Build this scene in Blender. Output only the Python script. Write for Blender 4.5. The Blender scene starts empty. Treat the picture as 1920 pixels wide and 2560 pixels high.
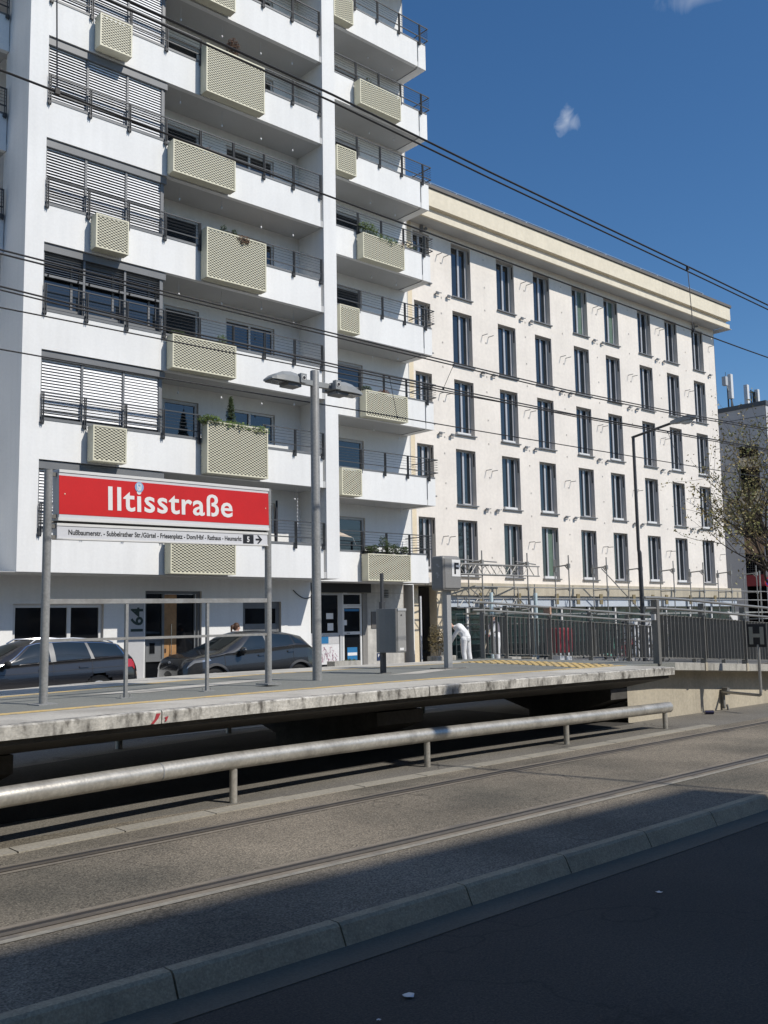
import bpy, bmesh, math, random
from mathutils import Vector, Matrix, Euler
R = math.radians
S = bpy.context.scene
COL = S.collection
rnd = random.Random(7)

# ------------------------------------------------------------------ camera
cd = bpy.data.cameras.new("camera"); cam = bpy.data.objects.new("camera", cd); COL.objects.link(cam)
yaw, pit, roll = R(41.8595), R(6.5271), R(-0.9706)
_f = Vector((math.sin(yaw)*math.cos(pit), math.cos(yaw)*math.cos(pit), math.sin(pit)))
_r = Vector((math.cos(yaw), -math.sin(yaw), 0)); _u = _r.cross(_f)
_r2 = _r*math.cos(roll)+_u*math.sin(roll); _u2 = -_r*math.sin(roll)+_u*math.cos(roll)
m = Matrix((_r2, _u2, -_f)).transposed().to_4x4(); m.translation = (0, 0, 1.7)
cam.matrix_world = m
cd.sensor_fit = 'HORIZONTAL'; cd.sensor_width = 36; cd.lens = 2409.06*36/1920
cd.clip_start = .05; cd.clip_end = 3000
S.camera = cam

# ------------------------------------------------------------------ sky, sun, exposure
SUN = Vector((.348, -.962, 1.0)).normalized()
W = bpy.data.worlds.new("World"); S.world = W; W.use_nodes = True
nt = W.node_tree; nt.nodes.clear()
out = nt.nodes.new('ShaderNodeOutputWorld'); bg = nt.nodes.new('ShaderNodeBackground')
sky = nt.nodes.new('ShaderNodeTexSky'); sky.sky_type = 'NISHITA'; sky.sun_disc = False
sky.sun_elevation = math.asin(SUN.z); sky.sun_rotation = math.atan2(SUN.x, SUN.y) % (2*math.pi)
sky.altitude = 60; sky.air_density = 1.0; sky.dust_density = .3; sky.ozone_density = 5
bg.inputs['Strength'].default_value = .094
nt.links.new(sky.outputs[0], bg.inputs[0])
# one small wisp of cloud high in the sky
tc = nt.nodes.new('ShaderNodeTexCoord')
def cloud(direction, size, stretch, amount, seed, prev):
    mp = nt.nodes.new('ShaderNodeVectorMath'); mp.operation = 'SUBTRACT'; mp.inputs[1].default_value = direction
    nt.links.new(tc.outputs['Generated'], mp.inputs[0])
    sc = nt.nodes.new('ShaderNodeVectorMath'); sc.operation = 'MULTIPLY'; sc.inputs[1].default_value = [1/(size*k) for k in stretch]
    nt.links.new(mp.outputs[0], sc.inputs[0])
    ln = nt.nodes.new('ShaderNodeVectorMath'); ln.operation = 'LENGTH'; nt.links.new(sc.outputs[0], ln.inputs[0])
    nz = nt.nodes.new('ShaderNodeTexNoise'); nz.inputs['Scale'].default_value = 1.0/size*.55; nz.inputs['Detail'].default_value = 6
    nz.inputs['Distortion'].default_value = 1.2
    ad = nt.nodes.new('ShaderNodeVectorMath'); ad.operation = 'ADD'; ad.inputs[1].default_value = (seed, seed*.7, 0)
    nt.links.new(tc.outputs['Generated'], ad.inputs[0]); nt.links.new(ad.outputs[0], nz.inputs['Vector'])
    a = nt.nodes.new('ShaderNodeMath'); a.operation = 'MULTIPLY_ADD'; a.inputs[1].default_value = 2.4
    nt.links.new(nz.outputs['Fac'], a.inputs[0])
    b = nt.nodes.new('ShaderNodeMath'); b.operation = 'MULTIPLY'; b.inputs[1].default_value = -1.0; nt.links.new(ln.outputs['Value'], b.inputs[0])
    b2 = nt.nodes.new('ShaderNodeMath'); b2.operation = 'ADD'; b2.inputs[1].default_value = -.45; nt.links.new(b.outputs[0], b2.inputs[0])
    nt.links.new(b2.outputs[0], a.inputs[2])
    cl = nt.nodes.new('ShaderNodeMath'); cl.operation = 'MULTIPLY'; cl.use_clamp = True; cl.inputs[1].default_value = amount
    nt.links.new(a.outputs[0], cl.inputs[0])
    mx = nt.nodes.new('ShaderNodeMix'); mx.data_type = 'RGBA'
    nt.links.new(cl.outputs[0], mx.inputs[0]); nt.links.new(prev, mx.inputs[6]); mx.inputs[7].default_value = (7.0, 7.6, 8.6, 1)
    return mx.outputs[2]
hs = nt.nodes.new('ShaderNodeHueSaturation'); hs.inputs['Saturation'].default_value = 1.17; hs.inputs['Value'].default_value = 1.17; nt.links.new(sky.outputs[0], hs.inputs['Color'])
c1 = cloud((.711, .524, .469), .0135, (1.0, 1.0, 1.5), .62, 5.3, hs.outputs[0])
c1 = cloud((.739, .402, .541), .02, (2, 2, .5), .25, 8.4, c1)
nt.links.new(c1, bg.inputs[0]); nt.links.new(bg.outputs[0], out.inputs[0])
sl = bpy.data.lights.new("sun", 'SUN'); sl.energy = 4.1; sl.angle = R(.53); sl.color = (1, .945, .86)
so = bpy.data.objects.new("sun", sl); COL.objects.link(so)
so.rotation_euler = (-SUN).to_track_quat('-Z', 'Y').to_euler(); so.location = (0, -20, 60)
S.view_settings.view_transform = 'Standard'; S.view_settings.look = 'None'
S.view_settings.exposure = 0; S.view_settings.gamma = 1; S.view_settings.use_curve_mapping = False
S.cycles.max_bounces = 8; S.cycles.transparent_max_bounces = 12

# ------------------------------------------------------------------ materials
MATS = {}
def MAT(name, c, rough=.6, metal=0., big=(1.2, .08), fine=(40., .08), bump=(60., .15), spec=.5, coat=0., streak=0., c2=None, dots=None, ior=None, crack=None):
    """procedural principled material: large soft variation, fine grain, bump, optional vertical streaks / second colour / aggregate"""
    if name in MATS: return MATS[name]
    mt = bpy.data.materials.new(name); mt.use_nodes = True; MATS[name] = mt
    n = mt.node_tree.nodes; l = mt.node_tree.links; p = n['Principled BSDF']
    p.inputs['Roughness'].default_value = rough; p.inputs['Metallic'].default_value = metal
    p.inputs['Specular IOR Level'].default_value = spec; p.inputs['Coat Weight'].default_value = coat
    if ior: p.inputs['IOR'].default_value = ior
    t = n.new('ShaderNodeTexCoord'); vec = t.outputs['Object']
    def noise(scale, detail=4, v=vec, sc=None):
        x = n.new('ShaderNodeTexNoise'); x.inputs['Scale'].default_value = scale; x.inputs['Detail'].default_value = detail
        if sc:
            mm = n.new('ShaderNodeVectorMath'); mm.operation = 'MULTIPLY'; mm.inputs[1].default_value = sc; l.new(v, mm.inputs[0]); v = mm.outputs[0]
        l.new(v, x.inputs['Vector']); return x.outputs['Fac']
    def ramp(f, lo, hi, a, b):
        r_ = n.new('ShaderNodeMapRange'); r_.inputs[1].default_value = lo; r_.inputs[2].default_value = hi
        r_.inputs[3].default_value = a; r_.inputs[4].default_value = b; l.new(f, r_.inputs[0]); return r_.outputs[0]
    def mul(a, b):
        x = n.new('ShaderNodeMath'); x.operation = 'MULTIPLY'; l.new(a, x.inputs[0]); l.new(b, x.inputs[1]); return x.outputs[0]
    col = n.new('ShaderNodeRGB'); col.outputs[0].default_value = (*c, 1); cur = col.outputs[0]
    if c2:
        mx = n.new('ShaderNodeMix'); mx.data_type = 'RGBA'
        l.new(ramp(noise(c2[1], 5, sc=c2[3] if len(c2) > 3 else None), c2[2][0], c2[2][1], 0, 1), mx.inputs[0]); l.new(cur, mx.inputs[6]); mx.inputs[7].default_value = (*c2[0], 1); cur = mx.outputs[2]
    k = None
    for (sc_, am) in (big, fine):
        if am:
            f = ramp(noise(sc_), .3, .7, 1-am, 1+am); k = f if k is None else mul(k, f)
    if streak:
        f = ramp(noise(1.0, 5, sc=(5, 5, .35)), .35, .75, 1, 1-streak); k = f if k is None else mul(k, f)
    if dots:
        v = n.new('ShaderNodeTexVoronoi'); v.inputs['Scale'].default_value = dots[0]; l.new(vec, v.inputs['Vector'])
        sp = n.new('ShaderNodeSeparateColor'); l.new(v.outputs['Color'], sp.inputs[0])
        f = ramp(sp.outputs[0], 0, 1, 1-dots[1], 1+dots[1]); k = f if k is None else mul(k, f)
    if crack:
        nz = n.new('ShaderNodeTexNoise'); nz.inputs['Scale'].default_value = crack[0]*2.2; nz.inputs['Detail'].default_value = 5; l.new(vec, nz.inputs['Vector'])
        va = n.new('ShaderNodeVectorMath'); va.operation = 'MULTIPLY_ADD'; l.new(nz.outputs['Color'], va.inputs[0]); va.inputs[1].default_value = (.9/crack[0],)*3; l.new(vec, va.inputs[2])
        v = n.new('ShaderNodeTexVoronoi'); v.feature = 'DISTANCE_TO_EDGE'; v.inputs['Scale'].default_value = crack[0]; l.new(va.outputs[0], v.inputs['Vector'])
        gate = ramp(noise(crack[0]*1.3, 2), .42, .58, 0, 1)
        cr = ramp(v.outputs['Distance'], 0, crack[1], 1, 0)
        f = ramp(mul(cr, gate), 0, 1, 1, 1-crack[2]); k = f if k is None else mul(k, f)
    if k is not None:
        vm = n.new('ShaderNodeVectorMath'); vm.operation = 'SCALE'; l.new(cur, vm.inputs[0]); l.new(k, vm.inputs['Scale']); cur = vm.outputs[0]
    l.new(cur, p.inputs['Base Color'])
    if bump and bump[1]:
        b = n.new('ShaderNodeBump'); b.inputs['Strength'].default_value = bump[1]; b.inputs['Distance'].default_value = .01
        l.new(noise(bump[0], 3), b.inputs['Height']); l.new(b.outputs[0], p.inputs['Normal'])
    return mt

PLASTER = MAT('white_plaster', (.80, .80, .785), .85, big=(.5, .045), fine=(14, .025), bump=(90, .25), streak=.06)
PLASTER2 = MAT('cream_plaster', (.79, .735, .665), .85, big=(.7, .06), fine=(7, .045), bump=(60, .4), streak=.05)
BEIGE = MAT('beige_plaster', (.70, .60, .44), .85, big=(1.5, .05), fine=(12, .05), bump=(60, .3))
CORNICE = MAT('cornice_plaster', (.74, .67, .53), .85, big=(1.2, .05), fine=(6, .05), bump=(50, .3), streak=.05)
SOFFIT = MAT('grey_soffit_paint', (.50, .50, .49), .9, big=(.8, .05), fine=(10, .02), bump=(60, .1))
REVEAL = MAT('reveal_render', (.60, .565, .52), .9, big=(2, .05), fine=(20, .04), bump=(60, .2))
DGREY = MAT('anthracite_paint', (.055, .058, .062), .45, big=(2, .1), fine=(30, .05), bump=(80, .05))
MGREY = MAT('grey_metal_paint', (.16, .165, .17), .45, big=(2, .1), fine=(30, .06), bump=(80, .05))
LGREY = MAT('light_grey_frame', (.46, .47, .48), .45, big=(2, .05), fine=(30, .04), bump=None)
PVC = MAT('white_frame', (.66, .66, .65), .4, big=(2, .04), fine=(30, .02), bump=None)
SLAT = MAT('blind_aluminium', (.86, .86, .86), .5, metal=.0, big=(3, .04), fine=(40, .03), bump=None)
CREAM = MAT('cream_sheet_metal', (.66, .63, .48), .5, big=(3, .06), fine=(30, .05), bump=(70, .06), streak=.08)
GALV = MAT('galvanised_steel', (.42, .41, .385), .42, metal=.55, big=(3, .12), fine=(22, .12), bump=(60, .08), c2=((.30, .28, .25), 2.2, (.5, .75)))
PIPE = MAT('weathered_steel_pipe', (.50, .475, .42), .38, metal=.55, big=(5, .16), fine=(30, .14), bump=(40, .12), c2=((.27, .25, .22), 4, (.52, .8)))
POSTG = MAT('grey_painted_post', (.235, .24, .24), .5, big=(3, .12), fine=(40, .16), bump=(70, .12), c2=((.14, .135, .13), 3, (.6, .85)))
RAILG = MAT('grey_flat_steel', (.155, .152, .142), .5, big=(3, .1), fine=(40, .12), bump=(70, .1))
CONC = MAT('weathered_concrete', (.40, .385, .345), .9, big=(.9, .14), fine=(30, .14), bump=(45, .4), c2=((.20, .19, .17), 3.2, (.5, .72), (3, 3, .5)))
EDGE = MAT('stained_concrete_edge', (.55, .53, .48), .9, big=(3.1, .16), fine=(38, .2), bump=(45, .4), c2=((.13, .12, .105), 2.6, (.49, .68), (4.5, 4.5, 2.2)), streak=.45)
CONCB = MAT('tan_concrete', (.47, .42, .325), .9, big=(.8, .12), fine=(20, .1), bump=(40, .3), streak=.18)
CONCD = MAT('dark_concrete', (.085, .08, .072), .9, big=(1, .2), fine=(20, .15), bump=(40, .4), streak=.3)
COPE = MAT('coping_concrete', (.50, .475, .42), .9, big=(1.2, .1), fine=(35, .12), bump=(60, .3), c2=((.36, .34, .30), 1.6, (.45, .7)))
PAVE = MAT('platform_paving', (.195, .20, .182), .9, big=(.9, .1), fine=(55, .2), bump=(60, .3))
YEL = MAT('worn_yellow_line', (.60, .43, .17), .8, big=(2, .1), fine=(30, .15), bump=(50, .3), c2=((.38, .33, .25), 9, (.5, .66)))
ASPH = MAT('road_asphalt', (.055, .046, .037), .88, big=(.5, .14), fine=(70, .35), bump=(110, .5), c2=((.043, .037, .031), .6, (.4, .7)), dots=(160, .3), crack=(.33, .008, .5))
GUTT = MAT('gutter_asphalt', (.13, .11, .08), .9, big=(1.2, .1), fine=(60, .15), bump=(90, .3))
BED = MAT('track_asphalt', (.205, .175, .132), .92, big=(.75, .2), fine=(75, .36), bump=(80, .55), c2=((.098, .088, .068), .5, (.40, .66)), dots=(95, .5), crack=(.42, .012, .45))
SIDEB = MAT('side_asphalt', (.155, .143, .122), .92, big=(.8, .16), fine=(60, .26), bump=(70, .5), dots=(90, .3), crack=(.5, .014, .5))
KERB = MAT('kerb_stone', (.37, .30, .20), .85, big=(1.4, .1), fine=(60, .16), bump=(70, .35), dots=(120, .14), c2=((.27, .22, .15), 5, (.5, .75)))
EDGS = MAT('edging_slabs', (.30, .275, .225), .9, big=(1.2, .12), fine=(40, .18), bump=(60, .4))
RAILS = MAT('worn_rail', (.20, .175, .145), .45, metal=.55, big=(2, .1), fine=(30, .1), bump=(50, .1))
GROOVE = MAT('rail_groove', (.035, .032, .03), .8, big=(2, .1), fine=(30, .2), bump=None)
JOINT = MAT('rail_seal', (.215, .185, .145), .9, big=(1.6, .14), fine=(20, .12), bump=(30, .3), c2=((.12, .11, .10), 2.6, (.5, .72)))
PALE = MAT('pale_joint', (.285, .265, .22), .9, big=(1.5, .12), fine=(20, .15), bump=(40, .3), c2=((.2, .185, .16), 3, (.5, .75)))
CITY = MAT('city_ground', (.10, .10, .098), .9, big=(.4, .15), fine=(40, .2), bump=(60, .3))
PAVEM = MAT('pavement_slabs', (.30, .29, .27), .9, big=(.8, .1), fine=(30, .12), bump=(50, .3))
RED = MAT('sign_red', (.55, .012, .011), .45, big=(3, .05), fine=(40, .03), bump=None)
WHITE = MAT('sign_white', (.74, .74, .74), .45, big=(3, .03), fine=(40, .02), bump=None)
SIGNW = MAT('backlit_panel_white', (.60, .61, .64), .4, big=(3, .04), fine=(40, .02), bump=None)
BLACK = MAT('sign_black', (.012, .012, .014), .5, big=(3, .05), fine=(40, .03), bump=None)
RUBBER = MAT('black_rubber', (.02, .02, .02), .8, bump=(60, .2))
CABLE = MAT('black_cable', (.015, .015, .017), .6, bump=None)
WOOD = MAT('oak_door', (.40, .215, .085), .55, big=(2, .12), fine=(8, .15), bump=(30, .2), streak=.25)
FOLD = MAT('dark_hedge_leaf', (.040, .065, .018), .6, big=(2, .3), fine=(25, .4), bump=None)
FOLG = MAT('green_balcony_leaf', (.10, .15, .028), .6, big=(2, .3), fine=(25, .4), bump=None)
FOLB = MAT('dry_brown_leaf', (.16, .085, .05), .7, big=(2, .3), fine=(25, .4), bump=None)
FOLT = MAT('young_tree_leaf', (.25, .19, .07), .6, big=(.9, .35), fine=(9, .4), bump=None, c2=((.17, .18, .055), 1.3, (.45, .6)))
BARK = MAT('bark', (.055, .042, .032), .9, big=(2, .2), fine=(20, .3), bump=(30, .5))
SOIL = MAT('soil', (.05, .04, .03), .95, bump=(30, .6))
SKIN = MAT('skin', (.55, .33, .24), .55, big=(3, .05), fine=(40, .05), bump=None)
HAIR = MAT('brown_hair', (.075, .035, .018), .6, big=(4, .2), fine=(60, .4), bump=(90, .5))
CLOTHW = MAT('white_workwear', (.74, .74, .74), .9, big=(4, .06), fine=(14, .05), bump=(16, .6))
CLOTHG = MAT('grey_vest', (.17, .16, .19), .9, big=(4, .1), fine=(20, .1), bump=(20, .5))
CLOTHL = MAT('pale_top', (.45, .42, .42), .9, big=(4, .06), fine=(14, .05), bump=(16, .6))
GLASS = MAT('window_glass', (.012, .016, .02), .04, big=(1, .1), fine=(10, 0), bump=(1.2, .02), spec=.6, ior=1.75)
GLASSD = MAT('dark_window_glass', (.008, .009, .011), .06, big=(1, .1), fine=(10, 0), bump=(1.5, .03), spec=.45)
CURT = MAT('curtained_glass', (.13, .19, .15), .25, big=(2, .1), fine=(6, .1), bump=None, streak=.5)
SCAF = MAT('scaffold_tube', (.30, .295, .28), .5, metal=.4, big=(2, .15), fine=(30, .15), bump=None)
FASC = MAT('pale_blue_fascia', (.47, .52, .58), .6, big=(1, .06), fine=(20, .03), bump=None)
CARG = MAT('dark_grey_car_paint', (.042, .041, .045), .24, metal=.35, big=(1, .03), fine=(300, .1), bump=None, coat=.8)
CARM = MAT('anthracite_car_paint', (.050, .052, .055), .24, metal=.5, big=(1, .03), fine=(300, .1), bump=None, coat=.8)
CGLASS = MAT('car_glass', (.015, .022, .024), .03, big=(1, .1), fine=(10, 0), bump=None, spec=.7, ior=1.7)
CHROME = MAT('chrome', (.75, .75, .75), .15, metal=1, big=(1, .02), fine=(10, .02), bump=None)
LAMPR = MAT('tail_light', (.45, .01, .012), .15, coat=1, bump=None)
LAMPC = MAT('head_light', (.35, .37, .40), .1, metal=.4, coat=1, bump=None)
LENS = MAT('lamp_lens', (.10, .10, .10), .2, bump=None, coat=.6)
BLUE = MAT('blue_sticker', (.02, .16, .36), .5, bump=None)
REDT = MAT('red_tarp', (.27, .016, .028), .6, big=(3, .15), fine=(12, .1), bump=(12, .5))
MINT = MAT('mint_plastic', (.18, .50, .38), .4, bump=None)
MESHW = MAT('fence_wire', (.10, .13, .135), .5, metal=.4, bump=None)
NUMG = MAT('dark_green_number', (.02, .04, .03), .6, bump=None)
TAN = MAT('tan_board', (.22, .18, .10), .8, bump=(30, .2))
ORANGE = MAT('terracotta_panel', (.40, .26, .16), .85, big=(2, .08), bump=(50, .2))
REDP = MAT('dark_red_panel', (.22, .025, .03), .7, bump=(50, .1))
STUC = MAT('grey_stucco', (.50, .50, .51), .9, big=(.5, .05), fine=(15, .03), bump=(60, .2), streak=.05)
GRAF = MAT('white_panel', (.70, .70, .71), .6, big=(2, .08), bump=None, streak=.1)
SCRIB = MAT('magenta_scribble', (.33, .07, .17), .6, bump=None)
NET = MAT('dark_teal_glass', (.012, .030, .032), .12, bump=(1.5, .03))
GRAF2 = MAT('scribbled_box', (.62, .62, .62), .6, big=(2, .05), bump=None, c2=((.05, .05, .055), 5, (.52, .56), (1, 1, 1)))

def perforated():
    mt = bpy.data.materials.new('perforated_cream_sheet'); mt.use_nodes = True
    n = mt.node_tree.nodes; l = mt.node_tree.links; p = n['Principled BSDF']; o = n['Material Output']
    p.inputs['Base Color'].default_value = (.66, .63, .48, 1); p.inputs['Roughness'].default_value = .5
    t = n.new('ShaderNodeTexCoord'); s = n.new('ShaderNodeSeparateXYZ'); l.new(t.outputs['Object'], s.inputs[0])
    def mth(op, a, b=None, c=None):
        x = n.new('ShaderNodeMath'); x.operation = op
        for i, v in enumerate((a, b, c)):
            if v is None: continue
            if isinstance(v, (int, float)): x.inputs[i].default_value = v
            else: l.new(v, x.inputs[i])
        return x.outputs[0]
    PX, PZ = .125, .037
    w = mth('DIVIDE', s.outputs['Z'], PZ)
    row = mth('FLOOR', w)
    u = mth('ADD', mth('DIVIDE', s.outputs['X'], PX), mth('MULTIPLY', row, .5))
    fu = mth('SUBTRACT', mth('FRACT', u), .5); fw = mth('SUBTRACT', mth('FRACT', w), .5)
    d = mth('ADD', mth('POWER', mth('MULTIPLY', fu, 3.5), 2), mth('POWER', mth('MULTIPLY', mth('ADD', fw, mth('MULTIPLY', fu, .30)), 2.45), 2))
    hole = mth('LESS_THAN', d, 1.0)
    tr = n.new('ShaderNodeBsdfTransparent'); mx = n.new('ShaderNodeMixShader')
    l.new(hole, mx.inputs[0]); l.new(p.outputs[0], mx.inputs[1]); l.new(tr.outputs[0], mx.inputs[2]); l.new(mx.outputs[0], o.inputs[0])
    # pressed rims round the holes
    b = n.new('ShaderNodeBump'); b.inputs['Strength'].default_value = .8; b.inputs['Distance'].default_value = .012
    l.new(mth('MINIMUM', d, 2.2), b.inputs['Height']); l.new(b.outputs[0], p.inputs['Normal'])
    return mt
PERF = perforated()

# ------------------------------------------------------------------ mesh building
class MB:
    def __init__(s): s.v = []; s.f = []
    def add(s, vs, fs):
        k = len(s.v); s.v += [tuple(v) for v in vs]; s.f += [tuple(i+k for i in f) for f in fs]; return s
    def quad(s, *p): return s.add(p, [tuple(range(len(p)))])
    def box(s, x0, x1, y0, y1, z0, z1):
        vs = [(x, y, z) for z in (z0, z1) for y in (y0, y1) for x in (x0, x1)]
        return s.add(vs, [(0, 2, 3, 1), (4, 5, 7, 6), (0, 1, 5, 4), (2, 6, 7, 3), (0, 4, 6, 2), (1, 3, 7, 5)])
    def obox(s, c, ax, ay, az):
        """box from centre and three half-axis vectors"""
        c, ax, ay, az = Vector(c), Vector(ax), Vector(ay), Vector(az)
        vs = [c+ax*i+ay*j+az*k for k in (-1, 1) for j in (-1, 1) for i in (-1, 1)]
        return s.add(vs, [(0, 2, 3, 1), (4, 5, 7, 6), (0, 1, 5, 4), (2, 6, 7, 3), (0, 4, 6, 2), (1, 3, 7, 5)])
    def bar(s, a, b, w, h, up=(0, 0, 1)):
        a, b = Vector(a), Vector(b); d = b-a; up = Vector(up)
        if d.normalized().cross(up).length < .05: up = Vector((0, 1, 0))
        x = d.cross(up).normalized(); y = x.cross(d).normalized()
        return s.obox((a+b)/2, d/2, x*w/2, y*h/2)
    def tube(s, pts, r, n=8, cap=True):
        pts = [Vector(p) for p in pts]; rs = r if isinstance(r, (list, tuple)) else [r]*len(pts)
        ref = Vector((0, 0, 1)); rings = []
        for i, p in enumerate(pts):
            d = (pts[min(i+1, len(pts)-1)]-pts[max(i-1, 0)]).normalized()
            if abs(d.dot(ref)) > .95: ref = Vector((1, 0, 0)) if abs(d.x) < .9 else Vector((0, 1, 0))
            x = d.cross(ref).normalized(); y = x.cross(d).normalized()
            rings.append([p+(x*math.cos(t)+y*math.sin(t))*rs[i] for t in [2*math.pi*k/n for k in range(n)]])
        vs = [v for rg in rings for v in rg]; fs = []
        for i in range(len(pts)-1):
            for k in range(n): fs.append((i*n+k, i*n+(k+1) % n, (i+1)*n+(k+1) % n, (i+1)*n+k))
        if cap: fs += [tuple(range(n-1, -1, -1)), tuple((len(pts)-1)*n+k for k in range(n))]
        return s.add(vs, fs)
    def prism(s, poly, h0, h1, plane='xy'):
        """extrude a polygon: plane xy -> along z, xz -> along y, yz -> along x"""
        f = {'xy': lambda p, h: (p[0], p[1], h), 'xz': lambda p, h: (p[0], h, p[1]), 'yz': lambda p, h: (h, p[0], p[1])}[plane]
        n = len(poly); vs = [f(p, h0) for p in poly]+[f(p, h1) for p in poly]
        return s.add(vs, [tuple(range(n-1, -1, -1)), tuple(range(n, 2*n))]+[(i, (i+1) % n, n+(i+1) % n, n+i) for i in range(n)])
    def ball(s, c, r, n=10, m=6):
        rx, ry, rz = (r if isinstance(r, (tuple, list)) else (r, r, r)); vs = [(c[0], c[1], c[2]-rz)]
        for j in range(1, m):
            t = -math.pi/2+math.pi*j/m
            for k in range(n): vs.append((c[0]+rx*math.cos(t)*math.cos(2*math.pi*k/n), c[1]+ry*math.cos(t)*math.sin(2*math.pi*k/n), c[2]+rz*math.sin(t)))
        vs.append((c[0], c[1], c[2]+rz)); L = len(vs)-1
        fs = [(0, 1+(k+1) % n, 1+k) for k in range(n)]+[(L, 1+(m-2)*n+k, 1+(m-2)*n+(k+1) % n) for k in range(n)]
        for j in range(m-2):
            for k in range(n): fs.append((1+j*n+k, 1+j*n+(k+1) % n, 1+(j+1)*n+(k+1) % n, 1+(j+1)*n+k))
        return s.add(vs, fs)
    def ribbon(s, pts, o0, o1, z, zb=None):
        """flat strip along a polyline in plan between two sideways offsets; zb closes it downwards"""
        n = len(pts); L = []
        for i, p in enumerate(pts):
            a = Vector(pts[max(i-1, 0)][:2]); b = Vector(pts[min(i+1, n-1)][:2]); d = (b-a).normalized(); nn = Vector((-d.y, d.x))
            zz = z(p[0]) if callable(z) else z
            q = Vector(p[:2]); L.append(((*(q+nn*o0), zz), (*(q+nn*o1), zz)))
        vs = [v for pr in L for v in pr]; fs = [(2*i, 2*i+2, 2*i+3, 2*i+1) for i in range(n-1)]
        if zb is not None:
            k = len(vs); vs += [(v[0], v[1], zb) for v in vs]
            fs += [(2*i, k+2*i, k+2*i+2, 2*i+2) for i in range(n-1)]+[(2*i+1, 2*i+3, k+2*i+3, k+2*i+1) for i in range(n-1)]
            fs += [(0, 1, k+1, k), (k-2, 2*k-2, 2*k-1, k-1)]
        return s.add(vs, fs)
    def wall(s, x0, x1, z0, z1, y, holes, depth):
        """wall sheet facing -y with rectangular holes (hx0,hx1,hz0,hz1) and reveals going back by depth"""
        xs = sorted({x0, x1, *[v for h in holes for v in h[:2] if x0 < v < x1]}); zs = sorted({z0, z1, *[v for h in holes for v in h[2:] if z0 < v < z1]})
        for i in range(len(xs)-1):
            for j in range(len(zs)-1):
                cx, cz = (xs[i]+xs[i+1])/2, (zs[j]+zs[j+1])/2
                if any(h[0] < cx < h[1] and h[2] < cz < h[3] for h in holes): continue
                s.quad((xs[i], y, zs[j]), (xs[i+1], y, zs[j]), (xs[i+1], y, zs[j+1]), (xs[i], y, zs[j+1]))
        return s
    def reveals(s, holes, y, depth):
        for a, b, c, d in holes:
            e = y+depth
            s.quad((a, y, c), (a, y, d), (a, e, d), (a, e, c)); s.quad((b, y, d), (b, y, c), (b, e, c), (b, e, d))
            s.quad((a, y, d), (b, y, d), (b, e, d), (a, e, d)); s.quad((b, y, c), (a, y, c), (a, e, c), (b, e, c))
        return s
    def ring(s, x0, x1, z0, z1, y0, y1, w):
        """rectangular frame lying in xz"""
        s.box(x0, x0+w, y0, y1, z0, z1); s.box(x1-w, x1, y0, y1, z0, z1)
        s.box(x0+w, x1-w, y0, y1, z1-w, z1); s.box(x0+w, x1-w, y0, y1, z0, z0+w); return s

def wall_part(x0, x1, z0, z1, y, holes, depth, name, mat, rev, parent, extra=None):
    """wall sheet and the reveals of its openings as one mesh with two materials"""
    mb = MB().wall(x0, x1, z0, z1, y, holes, depth)
    if extra: mb.add(extra[0], extra[1])
    n = len(mb.f); mb.reveals(holes, y, depth); o = put(mb, name, [mat, rev], parent)
    for p in o.data.polygons:
        if p.index >= n: p.material_index = 1
    return o
def link(o, parent=None):
    COL.objects.link(o)
    if parent: o.parent = parent
    return o
def put(mb, name, mat, parent=None, smooth=False, loc=None, bevel=0.):
    """one mesh object; vertices are given in world space and stored relative to the parent chain / loc"""
    org = Vector((0, 0, 0)); p = parent
    while p: org += p.location; p = p.parent
    base = org+Vector(loc) if (parent and loc) else (Vector(loc) if loc else org)
    off = base
    me = bpy.data.meshes.new(name); me.from_pydata([tuple(Vector(v)-off) for v in mb.v], [], mb.f); me.validate()
    bm = bmesh.new(); bm.from_mesh(me); bmesh.ops.remove_doubles(bm, verts=bm.verts, dist=1e-5) if smooth else None
    bmesh.ops.recalc_face_normals(bm, faces=bm.faces); bm.to_mesh(me); bm.free()
    for mm in (mat if isinstance(mat, (list, tuple)) else [mat]): me.materials.append(mm)
    o = bpy.data.objects.new(name, me); o.location = base-org; link(o, parent)
    if smooth:
        for f in me.polygons: f.use_smooth = True
        me.set_sharp_from_angle(angle=R(42))
    if bevel:
        b = o.modifiers.new('bevel', 'BEVEL'); b.width = bevel; b.segments = 2; b.limit_method = 'ANGLE'
    return o
def tag(o, label, cat, group=None):
    o['label'] = label; o['category'] = cat
    if group: o['group'] = group
    return o
def thing(name, label, cat, loc, group=None):
    o = bpy.data.objects.new(name, None); o.location = loc; o.empty_display_size = .2; link(o); return tag(o, label, cat, group)
def struct(mb, name, mat, smooth=False):
    o = put(mb, name, mat, None, smooth); o['kind'] = 'structure'; return o
def dup(root, loc, label=None):
    c = root.copy(); COL.objects.link(c); c.location = loc
    if label: c['label'] = label
    for ch in root.children:
        d = ch.copy(); COL.objects.link(d); d.parent = c
        for g in ch.children:
            e = g.copy(); COL.objects.link(e); e.parent = d
    return c
def dupart(o, parent, loc):
    c = o.copy(); COL.objects.link(c); c.parent = parent; c.location = loc
    for g in o.children:
        d = g.copy(); COL.objects.link(d); d.parent = c
    return c
def lerp(pts, x):
    if x <= pts[0][0]: return pts[0][1]
    for a, b in zip(pts, pts[1:]):
        if x <= b[0]: return a[1]+(b[1]-a[1])*(x-a[0])/(b[0]-a[0])
    return pts[-1][1]
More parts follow.
